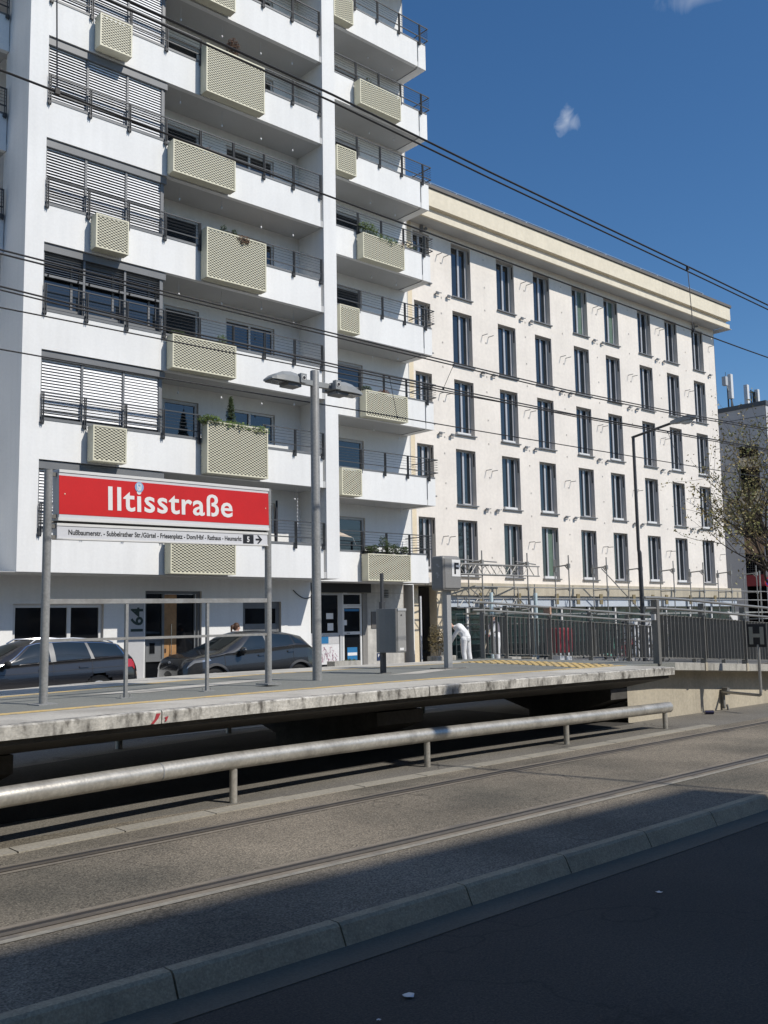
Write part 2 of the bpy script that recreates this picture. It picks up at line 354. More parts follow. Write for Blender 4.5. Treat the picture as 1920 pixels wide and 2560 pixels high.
def text_mb(s, size, org, xd, up, bold=0., sx=1., align='LEFT', width=None, depth=.002, space=1.):
    """lettering as real thin geometry: origin, reading direction, up direction; width scales the line to a length"""
    cu = bpy.data.curves.new('lettering', 'FONT'); cu.body = s; cu.size = size; cu.offset = bold; cu.align_x = align; cu.extrude = depth/2; cu.space_character = space; cu.resolution_u = 3
    o = bpy.data.objects.new('lettering', cu); COL.objects.link(o)
    dg = bpy.context.evaluated_depsgraph_get(); me = o.evaluated_get(dg).to_mesh()
    vs = [v.co.copy() for v in me.vertices]; fs = [tuple(p.vertices) for p in me.polygons]; o.evaluated_get(dg).to_mesh_clear()
    bpy.data.objects.remove(o); bpy.data.curves.remove(cu)
    if width and vs:
        a, b = min(v.x for v in vs), max(v.x for v in vs); k = width/(b-a)
        for v in vs: v.x = (v.x-a)*k
    xd, up, org = Vector(xd).normalized(), Vector(up).normalized(), Vector(org); nn = xd.cross(up)
    mb = MB(); mb.add([org+xd*v.x*sx+up*v.y+nn*v.z for v in vs], fs); return mb
def foliage(c, rad, n, size, seed, droop=0., shell=.0):
    """many small leaf faces spread through an ellipsoid"""
    q = random.Random(seed); mb = MB()
    for _ in range(n):
        while True:
            p = Vector((q.uniform(-1, 1), q.uniform(-1, 1), q.uniform(-1, 1)))
            if shell < p.length < 1: break
        p = Vector((p.x*rad[0], p.y*rad[1], p.z*rad[2]))+Vector(c); p.z -= droop*q.random()
        d = Vector((q.gauss(0, 1), q.gauss(0, 1), q.gauss(0, 1))).normalized(); e = d.orthogonal().normalized(); s_ = size*q.uniform(.6, 1.3)
        mb.quad(p-d*s_, p+e*s_*.35, p+d*s_, p-e*s_*.35)
    return mb
# ------------------------------------------------------------------ ground, road, kerb, tracks
struct(MB().quad((-250, -250, -.16), (350, -250, -.16), (350, 350, -.16), (-250, 350, -.16)), 'ground', CITY)
KB = [(-30, 4.45), (1.7, 4.51), (3.6, 4.54), (4.7, 4.575), (5.8, 4.61), (7, 4.645), (9.2, 4.73), (14, 4.95), (30, 5.8), (60, 7.6)]
def kby(x): return lerp(KB, x)
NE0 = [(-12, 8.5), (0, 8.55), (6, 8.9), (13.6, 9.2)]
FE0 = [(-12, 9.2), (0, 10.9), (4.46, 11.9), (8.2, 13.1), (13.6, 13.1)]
XS = [-30, -10, 0, 1.7, 2.7, 3.7, 4.7, 5.8, 7, 8.2, 9.2, 11, 14, 18, 24, 30, 45, 60]
def area(name, mat, yn, yf, z, zb, xs=XS):
    mb = MB(); a = [(x, yn(x), z) for x in xs]; b = [(x, yf(x), z) for x in xs]; n = len(xs)
    mb.add(a+b+[(p[0], p[1], zb) for p in a+b], [(i, i+1, n+i+1, n+i) for i in range(n-1)]+[(2*n+i, i, i+1, 2*n+i+1)[::-1] for i in range(n-1)]+[(n+i, n+i+1, 3*n+i+1, 3*n+i)[::-1] for i in range(n-1)])
    return struct(mb, name, mat)
area('road', ASPH, lambda x: -9.0, lambda x: kby(x)-.155, -.114, -.2)
area('gutter', GUTT, lambda x: kby(x)-.385, lambda x: kby(x)-.15, -.109, -.15)
area('track_bed', BED, lambda x: kby(x)-.008, lambda x: 8.02 if x < 14 else 8.02+.02*(x-14), 0, -.2)
area('track_side', SIDEB, lambda x: 8.02 if x < 14 else 8.02+.02*(x-14), lambda x: 16.4, .0, -.2)
area('street', CITY, lambda x: 16.4, lambda x: 22.55, -.012, -.2)
area('painted_shade_ground', MAT('painted_shade', (.05, .046, .04), .95, big=(1, .3), fine=(30, .3), bump=(40, .6)), lambda x: lerp(NE0, x), lambda x: lerp(FE0, x), .006, -.05, [-12, -4, 0, 3, 6, 9, 13, 13.6])  # ground coloured near black to stand in for deep shade beneath the deck
area('pavement', PAVEM, lambda x: 22.55, lambda x: 60, .10, -.2, [-30, 0, 8, 15, 22, 30, 45, 60, 80])
area('opposite_pavement', PAVEM, lambda x: -11.9, lambda x: -8.9, 0., -.2)
# kerb stones with open joints and a battered front
kb = MB(); x = 2.52-1.075*20
while x < 40:
    a, b = x+.006, x+1.075-.006; P = []
    for xx in (a, b):
        y = kby(xx); P += [(xx, y, 0.004), (xx, y-.075, .004), (xx, y-.095, -.012), (xx, y-.15, -.118), (xx, y, -.118)]
    kb.add(P, [(0, 1, 6, 5), (1, 2, 7, 6), (2, 3, 8, 7), (4, 0, 5, 9), (0, 4, 3, 2, 1), (5, 6, 7, 8, 9)]); x += 1.075
struct(kb, 'kerb', KERB)
# tram rails set in the asphalt: seal strips, groove and head
R1 = [(-12, 5.72), (0, 5.62), (2.1, 5.63), (3.35, 5.65), (5, 5.665), (7.5, 5.735), (9.5, 5.79), (11.45, 5.85), (15, 5.98), (20, 6.25), (28, 6.85), (45, 8.6)]
R2 = [(-12, 7.0), (0, 6.98), (2.64, 7.065), (4.24, 7.16), (6.5, 7.31), (8.2, 7.40), (9.8, 7.455), (12.4, 7.55), (15, 7.65), (20, 7.88), (28, 8.5), (45, 10.2)]
R3 = [(-12, 12.0), (0, 12.75), (4, 13.45), (7, 13.95), (9.5, 14.15), (13, 14.15), (18, 14.3), (26, 14.9), (40, 16.2)]
R4 = [(p[0], p[1]+1.45) for p in R3]
seal, pale, grv, hd = MB(), MB(), MB(), MB()
for rr in (R1, R2, R3, R4):
    seal.ribbon(rr, -.105, .135, .004); grv.ribbon(rr, .012, .052, .008); hd.ribbon(rr, -.052, .010, .009); hd.ribbon(rr, .054, .072, .0085)
for rr in (R1, R3): pale.ribbon(rr, -.165, -.107, .0045)
struct(seal, 'rail_seal', JOINT); struct(pale, 'rail_joint', PALE); struct(grv, 'rail_groove', GROOVE); struct(hd, 'rails', RAILS)
# row of pale edging slabs beyond the rails
ED = [(-12, 7.5), (0, 7.52), (2.86, 7.62), (3.54, 7.69), (4.6, 7.79), (5.64, 7.87), (7, 7.93), (10.6, 8.03), (13, 8.1), (14.2, 8.14)]
ed = MB(); x = -11.
q = random.Random(3)
while x < 13.2:
    a, b = x+.005, x+.93-q.uniform(.004, .012)
    ya, yb = lerp(ED, a), lerp(ED, b); h = .008+q.uniform(-.003, .004)
    ed.add([(a, ya-.1, h), (b, yb-.1, h), (b, yb+.1, h), (a, ya+.1, h), (a, ya-.1, -.05), (b, yb-.1, -.05), (b, yb+.1, -.05), (a, ya+.1, -.05)],
           [(0, 1, 2, 3), (0, 4, 5, 1), (1, 5, 6, 2), (2, 6, 7, 3), (3, 7, 4, 0)]); x += .93
struct(ed, 'edging', EDGS)
# ballast-like rough ground and kerb beyond the platform (seen below it)
area('far_edging', PALE, lambda x: 12.6 if x < 4 else 13.6, lambda x: 12.9 if x < 4 else 13.75, .006, -.02, [-20, 0, 3.9, 4.1, 8, 13.5])

# ------------------------------------------------------------------ platform
NE = [(-12, 7.35), (-4, 7.40), (0, 7.48), (2.84, 7.68), (3.73, 7.82), (4.78, 7.95), (6.5, 8.10), (8.1, 8.21), (9.7, 8.25), (11.5, 8.25), (13.2, 8.16)]
FE = [(-12, 9.4), (-4, 10.2), (0, 11.0), (2.84, 11.7), (4.46, 12.1), (5.3, 12.5), (6.5, 12.88), (8.2, 13.3), (10.4, 13.38), (12.6, 13.24), (14.4, 13.3)]
PZ = .944
xs = [-12, -8, -4, -2, 0, 1.5, 2.84, 3.73, 4.78, 5.6, 6.5, 7.3, 8.1, 8.9, 9.7, 10.6, 11.5, 12.4, 13.2]
plat = thing('tram_platform', 'long concrete tram platform with a stained front edge and yellow safety lines', 'platform', (6, 10.5, 0))
mb = MB(); P = []
for x in xs:
    n, f = lerp(NE, x), lerp(FE, x)
    P += [(x, n+.10, PZ), (x, n+.10, .78), (x, n+.95, .60), (x, n+1.25, .56), (x, f-1.25, .56), (x, f-.5, .68), (x, f, .80), (x, f, PZ)]
k = 8; n = len(xs)
mb.add(P, [(i*k+j, i*k+(j+1) % k, (i+1)*k+(j+1) % k, (i+1)*k+j) for i in range(n-1) for j in range(k)]+[tuple(range(k)), tuple((n-1)*k+j for j in range(k-1, -1, -1))])
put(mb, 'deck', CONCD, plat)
# near edge beams with joints, and top coping
mb = MB(); jo = [-12, -7.6, -3.4, .4, 4.36, 8.02, 13.22]
sub = lambda a, b: [a+(b-a)*i/6 for i in range(7)]
for a, b in zip(jo, jo[1:]):
    ss = sub(a+.006, b-.006); P = []
    for x in ss:
        y = lerp(NE, x); P += [(x, y+.105, PZ+.003), (x, y+.012, PZ+.003), (x, y, PZ-.01), (x, y+.005, .832), (x, y+.105, .828)]
    mb.add(P, [(i*5+j, i*5+j+1, (i+1)*5+j+1, (i+1)*5+j) for i in range(6) for j in range(4)]+[(0, 4, 3, 2, 1), tuple(30+j for j in range(5))])
put(mb, 'edge_beam', EDGE, plat)
near = [(x, lerp(NE, x)) for x in xs]; far = [(x, lerp(FE, x)) for x in xs]
put(MB().ribbon(near, .106, .86, PZ+.004), 'coping', COPE, plat)
put(MB().ribbon(far, -.98, -.0, PZ+.004), 'coping', COPE, plat)
put(MB().ribbon(near, .862, 1.04, PZ+.006), 'yellow_line', YEL, plat)
put(MB().ribbon(far, -1.14, -.982, PZ+.006), 'yellow_line', YEL, plat)
mb = MB(); P = []
for x in xs: P += [(x, lerp(NE, x)+1.04, PZ+.005), (x, lerp(FE, x)-1.14, PZ+.005)]
mb.add(P, [(2*i, 2*i+2, 2*i+3, 2*i+1) for i in range(n-1)])
put(mb, 'paving', PAVE, plat)
# repaired pale patches in the paving
put(MB().quad((4.75, 10.35, PZ+.009), (5.4, 10.1, PZ+.009), (7.9, 11.0, PZ+.009), (7.2, 11.12, PZ+.009)), 'repair_patch', COPE, plat)
put(MB().quad((9.3, 10.35, PZ+.009), (9.8, 10.2, PZ+.009), (11.6, 10.9, PZ+.009), (11.1, 11.05, PZ+.009)), 'repair_patch', COPE, plat)
# studded warning strip across the end of the platform
mb = MB(); nx, ny = 6, 34
for j in range(ny):
    for i in range(nx):
        t = (j+.5)/ny; y = 9.25+3.15*t; x = 12.35+.16*i+.55*math.sin(t*1.6)+(.08 if j % 2 else 0)
        mb.box(x-.055, x+.055, y-.03, y+.03, PZ+.004, PZ+.014)
put(mb, 'tactile_strip', YEL, plat)
# ramp head joining the platform
put(MB().prism([(13.22, 9.0), (14.6, 9.0), (14.6, 13.3), (13.22, 13.25)], .82, PZ+.002), 'landing', PAVE, plat)
# hammerhead piers under the slab
def pier(x, w, y0, y1):
    mb = MB(); mb.prism([(y0, .565), (y0, .40), (y0+.75, .16), (y0+.75, -.1), (y1-.9, -.1), (y1-.9, .16), (y1, .40), (y1, .565)], x-w, x+w, 'yz')
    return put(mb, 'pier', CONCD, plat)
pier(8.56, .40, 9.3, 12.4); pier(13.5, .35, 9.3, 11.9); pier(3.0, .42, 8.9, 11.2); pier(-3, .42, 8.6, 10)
# red paint scrawl on the edge
def edge_poly(pts):
    mb = MB()
    for poly in pts: mb.add([(x, lerp(NE, x)-.004, z) for x, z in poly], [tuple(range(len(poly)))])
    return mb
put(edge_poly([[(4.30, .925), (4.345, .925), (4.32, .88), (4.275, .838), (4.24, .838), (4.285, .88)], [(4.385, .885), (4.43, .893), (4.41, .852), (4.39, .845), (4.40, .875)]]), 'red_paint_mark', MAT('red_paint', (.35, .03, .04), .7, bump=None), plat)

# ramp behind the platform
def rz(x): return PZ-.0505*(x-14.6)
ramp = thing('access_ramp', 'concrete ramp sloping down from the far end of the platform', 'ramp', (16, 11, 0))
mb = MB(); P = []
rx = [14.6+i*.9 for i in range(22)]
for x in rx: P += [(x, 9.0, rz(x)), (x, 9.0, rz(x)-.125), (x, 9.3, rz(x)-.15), (x, 13.1, rz(x)-.15), (x, 13.35, rz(x)-.125), (x, 13.35, rz(x))]
mb.add(P, [(i*6+j, i*6+(j+1) % 6, (i+1)*6+(j+1) % 6, (i+1)*6+j) for i in range(len(rx)-1) for j in range(6)]+[tuple(range(6)), tuple((len(rx)-1)*6+j for j in range(5, -1, -1))])
put(mb, 'ramp_slab', CONC, ramp)
mb = MB(); P = []
for x in [13.6]+rx: P += [(x, 9.3+.012*(x-14), rz(x)-.15), (x, 9.3+.012*(x-14), -.1)]
mb.add(P, [(2*i, 2*i+1, 2*i+3, 2*i+2) for i in range(len(rx))])
put(mb, 'side_wall', CONCB, ramp)
for i in range(4): put(MB().box(15.55+1.45*i, 15.62+1.45*i, 8.985, 9.0, rz(15.6+1.45*i)-.13, rz(15.6+1.45*i)+.01), 'drip_plate', CONCB, ramp)

# pipe guard rails below the platform edges
gr = thing('pipe_barrier', 'low steel pipe barrier on short posts along the near platform edge', 'barrier', (8, 8.3, 0))
PP = [(-10, 7.45, .40), (-2, 7.5, .40), (0, 7.52, .40), (2.8, 7.68, .405), (4, 7.90, .402), (5.24, 8.09, .398), (6.6, 8.23, .385), (8.1, 8.35, .365), (9.5, 8.39, .35), (10.8, 8.39, .336), (12.2, 8.40, .326), (13.38, 8.40, .32)]
mb = MB(); mb.tube(PP, .081, 20); put(mb, 'pipe', PIPE, gr, True)
mb = MB(); mb.tube([(4.36, 7.955, .401), (4.375, 7.957, .401)], .0825, 20); put(mb, 'pipe_joint', POSTG, gr, True)
for x in (-.4, 2.45, 5.24, 8.10, 10.80, 13.26):
    y = lerp([(p[0], p[1]) for p in PP], x); put(MB().tube([(x, y, -.01), (x, y, .33)], .038, 12), 'post', PIPE, gr, True)
gf = thing('pipe_barrier', 'dark pipe barrier in the shade under the far side of the platform', 'barrier', (8, 13.4, 0))
FP = [(p[0], p[1]-.05, .40) for p in FE]
put(MB().tube(FP, .08, 12), 'pipe', PIPE, gf, True)
for x in (1.6, 3.8, 6.4, 8.5, 12.7): put(MB().tube([(x, lerp(FE, x)-.05, -.01), (x, lerp(FE, x)-.05, .34)], .05, 10), 'post', PIPE, gf, True)
# ------------------------------------------------------------------ station sign
sg = thing('station_sign', 'red station name sign reading Iltisstraße on two grey posts with a rail below', 'sign', (5.4, 9.66, PZ))
A = Vector((3.914, 9.454, PZ)); D = Vector((.990, .141, 0)); N = Vector((.141, -.990, 0))      # N points to the track
TILT = .026
def sp(s, z, off=0.): return A+D*s+N*off+Vector((0, 0, z-PZ+TILT*s))
UP = (Vector((0, 0, 1))-D*TILT).normalized(); DX = (D+Vector((0, 0, TILT))).normalized()
def spanel(s0, s1, z0, z1, o0, o1, mb=None):
    mb = mb or MB(); c = (sp(s0, z0, o0)+sp(s1, z1, o1))/2
    return mb.obox(c, DX*(s1-s0)/2, N*(o1-o0)/2, UP*(z1-z0)/2)
for s, zt in ((0, 3.29), (3.02, 3.375)):
    p = put(MB().tube([A+D*s+Vector((0, 0, TILT*s*.3)), A+D*s+Vector((0, 0, zt-PZ))], .042, 18), 'post', POSTG, sg, True)
    bp = MB(); c = A+D*s+Vector((0, 0, TILT*s*.3+.008)); bp.obox(c, D*.11, N*.11, (0, 0, .008))
    put(bp, 'base_plate', POSTG, p)
    cap = MB(); cc = A+D*s+Vector((0, 0, zt-PZ)); cap.tube([cc, cc+Vector((0, 0, .006))], .044, 18); put(cap, 'cap', POSTG, p, True)
nb = put(spanel(.085, 2.975, 2.785, 3.295, -.06, .06), 'name_board', SIGNW, sg, bevel=.006)
put(spanel(.086, 2.974, 2.842, 3.238, .060, .063), 'red_panel', RED, nb)
mb = MB(); spanel(.08, 2.98, 3.270, 3.300, -.065, .068, mb); spanel(.08, 2.98, 2.776, 2.806, -.065, .068, mb); put(mb, 'frame', PVC, nb)
put(text_mb('Iltisstraße', .355, sp(.665, 2.917, .0645), DX, UP, bold=.0055, width=1.725, space=1.06), 'lettering', WHITE, nb)
mb = MB()
for s in (.15, 2.92): spanel(s-.006, s+.006, 3.045, 3.057, .063, .067, mb)
put(mb, 'screws', BEIGE, nb)
st = MB(); c = sp(1.052, 3.182, .067); P = [c+(DX*math.cos(t)+UP*math.sin(t))*.057 for t in [i*math.pi/12 for i in range(24)]]; st.add(P, [tuple(range(24))])
stk = tag(put(st, 'sticker', MAT('pale_blue_sticker', (.24, .40, .60), .5, bump=None), None, loc=tuple(c)), 'round pale blue sticker stuck over the dot of the i on the red sign', 'sticker')
mb = MB()
for a, b, w in (((-.025, .03), (-.02, -.035), .012), ((-.022, 0), (.0, .002), .012), ((0, .002), (.0, -.035), .012), ((.022, .03), (.016, -.03), .012), ((-.028, .034), (.024, .034), .008), ((-.02, -.036), (.02, -.03), .01)):
    mb.bar(c+DX*a[0]+UP*a[1]+N*.0015, c+DX*b[0]+UP*b[1]+N*.0015, w, .001, N)
put(mb, 'white_mark', WHITE, stk)
rb = put(spanel(.085, 2.975, 2.590, 2.748, -.04, .04), 'route_board', SIGNW, sg, bevel=.004)
mb = MB(); spanel(.08, 2.98, 2.725, 2.752, -.044, .047, mb); spanel(.08, 2.98, 2.586, 2.602, -.044, .047, mb); put(mb, 'frame', PVC, rb)
put(text_mb('Nußbaumerstr. - Subbelrather Str./Gürtel - Friesenplatz - Dom/Hbf - Rathaus - Heumarkt', .075, sp(.215, 2.637, .0415), DX, UP, bold=.0012, width=2.335), 'lettering', BLACK, rb)
put(spanel(2.572, 2.742, 2.607, 2.715, .040, .0425), 'line_number_box', BLACK, rb)
put(text_mb('5', .092, sp(2.632, 2.628, .0435), DX, UP, bold=.002), 'lettering', WHITE, rb)
ar = MB(); y0 = .0425
def P2(s, z): return sp(s, z, y0)
ar.add([P2(2.775, 2.672), P2(2.775, 2.650), P2(2.845, 2.650), P2(2.845, 2.672)], [(0, 1, 2, 3)])
ar.add([P2(2.825, 2.712), P2(2.80, 2.712), P2(2.85, 2.661), P2(2.80, 2.610), P2(2.825, 2.610), P2(2.885, 2.661)], [(0, 1, 2, 5), (2, 3, 4, 5)])
put(ar, 'arrow', BLACK, rb)
for s in (.045, 2.995):
    mb = MB()
    for z in (3.25, 2.82, 2.72, 2.61): spanel(s-.012 if s < 1 else s-.02, s+.045 if s < 1 else s+.01, z-.02, z+.02, -.02, .02, mb)
    put(mb, 'bracket', RAILG, sg)
mb = MB(); mb.tube([sp(.04, 2.768, -.02), sp(2.98, 2.768, -.02)], .011, 8); put(mb, 'conduit', GALV, sg, True)
put(MB().bar(sp(.03, 1.962), sp(2.99, 1.915), .04, .05), 'top_rail', GALV, sg)
put(MB().bar(sp(.03, 1.572), sp(2.99, 1.50), .03, .028), 'lower_rail', GALV, sg)
for s in (.955, 2.06):
    b = put(MB().bar(sp(s, PZ-TILT*s), sp(s, 1.93-TILT*s*.5), .03, .035, D), 'baluster', POSTG, sg)
    mb = MB(); c = A+D*s+Vector((0, 0, .006)); mb.obox(c, D*.085, N*.05, (0, 0, .006)); 
    for i in (-.06, .06): mb.tube([c+D*i, c+D*i+Vector((0, 0, .035))], .008, 6)
    put(mb, 'foot_plate', POSTG, b)

# ------------------------------------------------------------------ double lamp
LX, LY = 7.951, 10.258
lp = thing('platform_lamp', 'grey round platform lamp post carrying two flat lamp heads', 'street lamp', (LX, LY, PZ))
put(MB().tube([(LX, LY, PZ-.01), (LX, LY, 5.14), (LX, LY, 5.15)], [.063, .061, .055], 24), 'pole', POSTG, lp, True)
LAMPM = MAT('grey_lamp_housing', (.27, .285, .29), .45, big=(3, .05), fine=(30, .05), bump=None)
def lamp_head(sx):
    """head reaching along +-x: wedge body, darker underside with lens, square joint plate with a round boss"""
    z = 4.965
    def p(a, y, h): return (LX+sx*a, LY+y, z+h)
    h = MB()
    st = [(.27, .085, -.045, .055), (.36, .135, -.06, .075), (.47, .150, -.062, .085), (.60, .150, -.062, .068), (.72, .130, -.060, .018), (.78, .105, -.058, -.035)]
    P = []
    for a, w, lo, hi in st: P += [p(a, -w, lo), p(a, -w*.95, (lo+hi)/2+.01), p(a, -w*.55, hi), p(a, w*.55, hi), p(a, w*.95, (lo+hi)/2+.01), p(a, w, lo)]
    h.add(P, [(i*6+j, i*6+(j+1) % 6, (i+1)*6+(j+1) % 6, (i+1)*6+j) for i in range(5) for j in range(6)]+[tuple(range(6)), tuple(30+j for j in range(5, -1, -1))])
    hd = put(h, 'lamp_head', LAMPM, lp)
    mb = MB(); ax, bx = sorted((LX+sx*.30, LX+sx*.52)); mb.box(ax, bx, LY-.10, LY+.10, z-.105, z-.0625); put(mb, 'gear_box', MGREY, hd)
    mb = MB(); ax, bx = sorted((LX+sx*.54, LX+sx*.755)); mb.box(ax, bx, LY-.10, LY+.10, z-.075, z-.0625); put(mb, 'lens', LENS, hd)
    mb = MB(); ax, bx = sorted((LX+sx*.25, LX+sx*.345)); mb.box(ax, bx, LY-.155, LY-.085, z-.055, z+.07); mb.box(ax, bx, LY+.085, LY+.155, z-.055, z+.07); put(mb, 'joint_plate', LAMPM, hd)
    mb = MB(); c = (LX+sx*.297, LY-.155, z+.012); mb.tube([c, (c[0], c[1]-.006, c[2])], .032, 16); put(mb, 'boss_ring', PVC, hd, True)
    mb = MB(); mb.tube([(c[0], c[1]-.006, c[2]), (c[0], c[1]-.010, c[2])], .022, 14); put(mb, 'boss', BLACK, hd, True)
    mb = MB(); ax, bx = sorted((LX+sx*.05, LX+sx*.28)); mb.box(ax, bx, LY-.032, LY+.032, z-.035, z+.035); put(mb, 'arm', LAMPM, lp)
lamp_head(-1); lamp_head(1)

# ------------------------------------------------------------------ F box (ticket post), litter box
bx = thing('ticket_box', 'grey ticket box on a square column with a white plate reading F', 'ticket machine', (11.1, 10.92, PZ))
put(MB().box(11.055, 11.155, 10.87, 10.97, PZ+.02, 2.21), 'column', MAT('light_grey_column', (.33, .335, .335), .5, big=(3, .06), bump=(60, .05)), bx, bevel=.006)
put(MB().box(10.87, 11.33, 10.74, 11.10, PZ+.004, PZ+.022), 'base_plate', RAILG, bx)
BOXM = MAT('grey_box_lacquer', (.205, .203, .198), .5, big=(3, .05), fine=(40, .06), bump=(60, .05))
h = put(MB().box(10.888, 11.309, 10.78, 11.06, 2.185, 2.74), 'housing', BOXM, bx, bevel=.045)
put(MB().box(10.935, 11.295, 10.774, 10.781, 2.225, 2.69), 'door', MAT('grey_box_door', (.23, .228, .222), .5, big=(3, .05), fine=(40, .06), bump=(60, .05)), h, bevel=.004)
put(MB().box(11.085, 11.278, 10.767, 10.773, 2.41, 2.68), 'plate', WHITE, bx)
put(text_mb('F', .25, (11.125, 10.765, 2.455), (1, 0, 0), (0, 0, 1), bold=.006), 'lettering', BLACK, bx)
mb = MB()
for i in range(2):
    for j in range(3): mb.box(10.97+.035*j, 10.98+.035*j, 10.77, 10.775, 2.46+.06*i, 2.468+.06*i)
put(mb, 'rivets', LGREY, bx)
mb = MB()
for (y, z, a) in ((.06, 2.60, .035), (.03, 2.57, .03), (.07, 2.46, .04), (.04, 2.43, .03), (.06, 2.40, .02)): mb.obox((10.8875, 10.90+y-.06, z), (.001, 0, 0), (0, a*.6, .006), (0, -.01, a*.35))
put(mb, 'scratched_tag', MAT('faded_grey_paint', (.31, .31, .31), .6, bump=None), h)

bn = thing('litter_bin', 'grey metal litter bin with a rounded back hung on a black post', 'bin', (9.6, 10.79, PZ))
X, Y = 9.60, 10.79
put(MB().box(X-.035, X+.035, Y-.03, Y+.03, PZ, 2.0).box(X-.02, X+.02, Y-.02, Y+.02, 2.0, 2.43), 'post', DGREY, bn)
put(MB().box(X-.09, X+.09, Y-.08, Y+.08, PZ+.003, PZ+.014), 'base_plate', RAILG, bn)
poly = [(9.562, 10.46), (9.54, 10.52), (9.515, 10.64), (9.503, 10.76), (9.51, 10.82), (9.54, 10.865), (9.60, 10.885), (9.758, 10.885), (9.758, 10.452), (9.58, 10.45)]
b = put(MB().prism(poly, 1.255, 1.90), 'body', MAT('grey_bin_lacquer', (.20, .203, .20), .5, big=(3, .05), fine=(40, .05), bump=(60, .05)), bn, bevel=.006)
put(MB().box(9.59, 9.752, 10.443, 10.4495, 1.27, 1.86), 'door', MAT('bin_door', (.30, .298, .29), .5, big=(3, .05), fine=(40, .05), bump=None), b, bevel=.004)
put(MB().box(9.59, 9.756, 10.435, 10.455, 1.865, 1.898), 'rain_lip', LGREY, b)
put(MB().box(9.62, 9.70, 10.440, 10.4425, 1.29, 1.325), 'label_plate', WHITE, b)
put(MB().tube([(9.66, 10.443, 1.80), (9.66, 10.438, 1.80)], .012, 8), 'lock', BLACK, b, True)

# ------------------------------------------------------------------ ramp railings
HANDR = MAT('dull_handrail', (.26, .255, .24), .45, metal=.4, big=(3, .1), fine=(40, .1), bump=(60, .06))
def railing(name, label, Y, x0, x1, posts, zb, zt, zl, sp_, depth, wall_side, big=False):
    """posts, two handrails, bottom rail and flat balusters, all following the ramp slope"""
    t = thing(name, label, 'railing', (posts[0], Y, 0))
    z = lambda x, h: rz(max(x, 14.4))+h
    for h, r_ in ((zt, .024), (zl, .022)):
        n = 14; pts = [(x0-.32, Y-.05, z(x0, h)), (x0-.1, Y-.05, z(x0, h))]+[(x0+.05+(x1-x0)*i/n, Y-.05, z(x0+.05+(x1-x0)*i/n, h)) for i in range(n+1)]
        put(MB().tube(pts, r_, 12), 'handrail', HANDR, t, True)
    put(MB().bar((x0+.05, Y, z(x0, zb)), (x1, Y, z(x1, zb)), .03, .012), 'bottom_rail', RAILG, t)
    put(MB().bar((x0+.05, Y, z(x0, zl-.10)), (x1, Y, z(x1, zl-.10)), .035, .012), 'upper_rail', RAILG, t)
    for x in posts:
        p = put(MB().box(x-.011, x+.011, Y-.055, Y+.055, z(x, 0)-.01, z(x, zt-.03)), 'post', RAILG, t)
        put(MB().box(x-.012, x+.012, Y-.075, Y-.02, z(x, zl-.06), z(x, zl+.05)), 'rail_bracket', GALV, p)
    proto = None; x = x0+sp_
    while x < x1:
        if all(abs(x-p) > .035 for p in posts):
            if proto is None:
                proto = put(MB().box(x-.005, x+.005, Y-depth/2, Y+depth/2, z(x, zb), z(x, zl-.10)), 'baluster', RAILG, t, loc=(x-t.location.x, 0, z(x, 0)-t.location.z))
                px = x
            else: dupart(proto, t, (x-t.location.x, 0, z(x, 0)-t.location.z))
        x += sp_
    return t
r1 = railing('ramp_railing', 'grey steel railing with two handrails along the far side of the ramp', 13.2, 14.42, 24.5, [14.42, 15.12, 16.54, 17.98, 19.43, 20.86, 22.3, 23.75], .09, 1.11, .955, .142, .062, 1)
r2 = railing('ramp_railing', 'dense grey flat bar railing on the near side of the ramp, behind the H sign', 9.05, 14.1, 24.5, [14.12, 15.6, 17.05, 18.5, 19.95, 21.4, 22.85, 24.3], .09, 1.075, .90, .115, .062, 1)
put(MB().box(14.08, 14.16, 8.97, 9.09, .93, 2.0), 'end_post', RAILG, r2, bevel=.006)
put(MB().box(14.03, 14.078, 8.99, 9.06, 1.66, 1.76), 'end_plate', LGREY, r2)
mb = MB(); mb.box(16.48, 16.53, 13.12, 13.3, rz(16.5)+.96, rz(16.5)+1.12)
put(mb, 'worn_sleeve', MAT('worn_orange_tape', (.42, .27, .19), .7, big=(20, .2), bump=None), r1)

# ------------------------------------------------------------------ H stop sign on its bracket
hs = thing('stop_sign', 'black tram stop sign with a pale letter H on a grey bent pipe', 'sign', (16.3, 8.4, .32))
put(MB().tube([(16.62, 9.32, .325), (16.42, 8.75, .322), (16.31, 8.42, .32), (16.30, 8.395, .335), (16.30, 8.39, .37), (16.30, 8.385, 1.2)], .026, 12), 'pipe', GALV, hs, True)
put(MB().box(16.283, 16.30, 8.225, 8.575, 1.155, 1.56), 'board', BLACK, hs, bevel=.004)
HM = MAT('pale_h_film', (.36, .345, .28), .5, bump=None)
mb = MB()
for y in (8.30, 8.50): mb.box(16.278, 16.2835, y-.036, y+.036, 1.205, 1.51)
mb.box(16.278, 16.2835, 8.336, 8.464, 1.325, 1.39)
put(mb, 'letter', HM, hs)
mb = MB(); mb.box(16.60, 16.66, 9.27, 9.34, .02, .36); mb.bar((16.62, 9.22, .10), (16.62, 9.20, -.0), .03, .03); mb.box(16.585, 16.675, 9.18, 9.29, .27, .40)
put(mb, 'wall_bracket', RAILG, hs)
cn = MB(); cn.tube([(15.63, 9.10, .036), (15.745, 9.0, .036)], .034, 12); tag(put(cn, 'drink_can', MAT('dark_blue_can', (.03, .03, .07), .3, metal=.5, bump=None), None, True, loc=(15.7, 9.05, .0)), 'crushed dark drink can lying at the foot of the ramp wall', 'can')
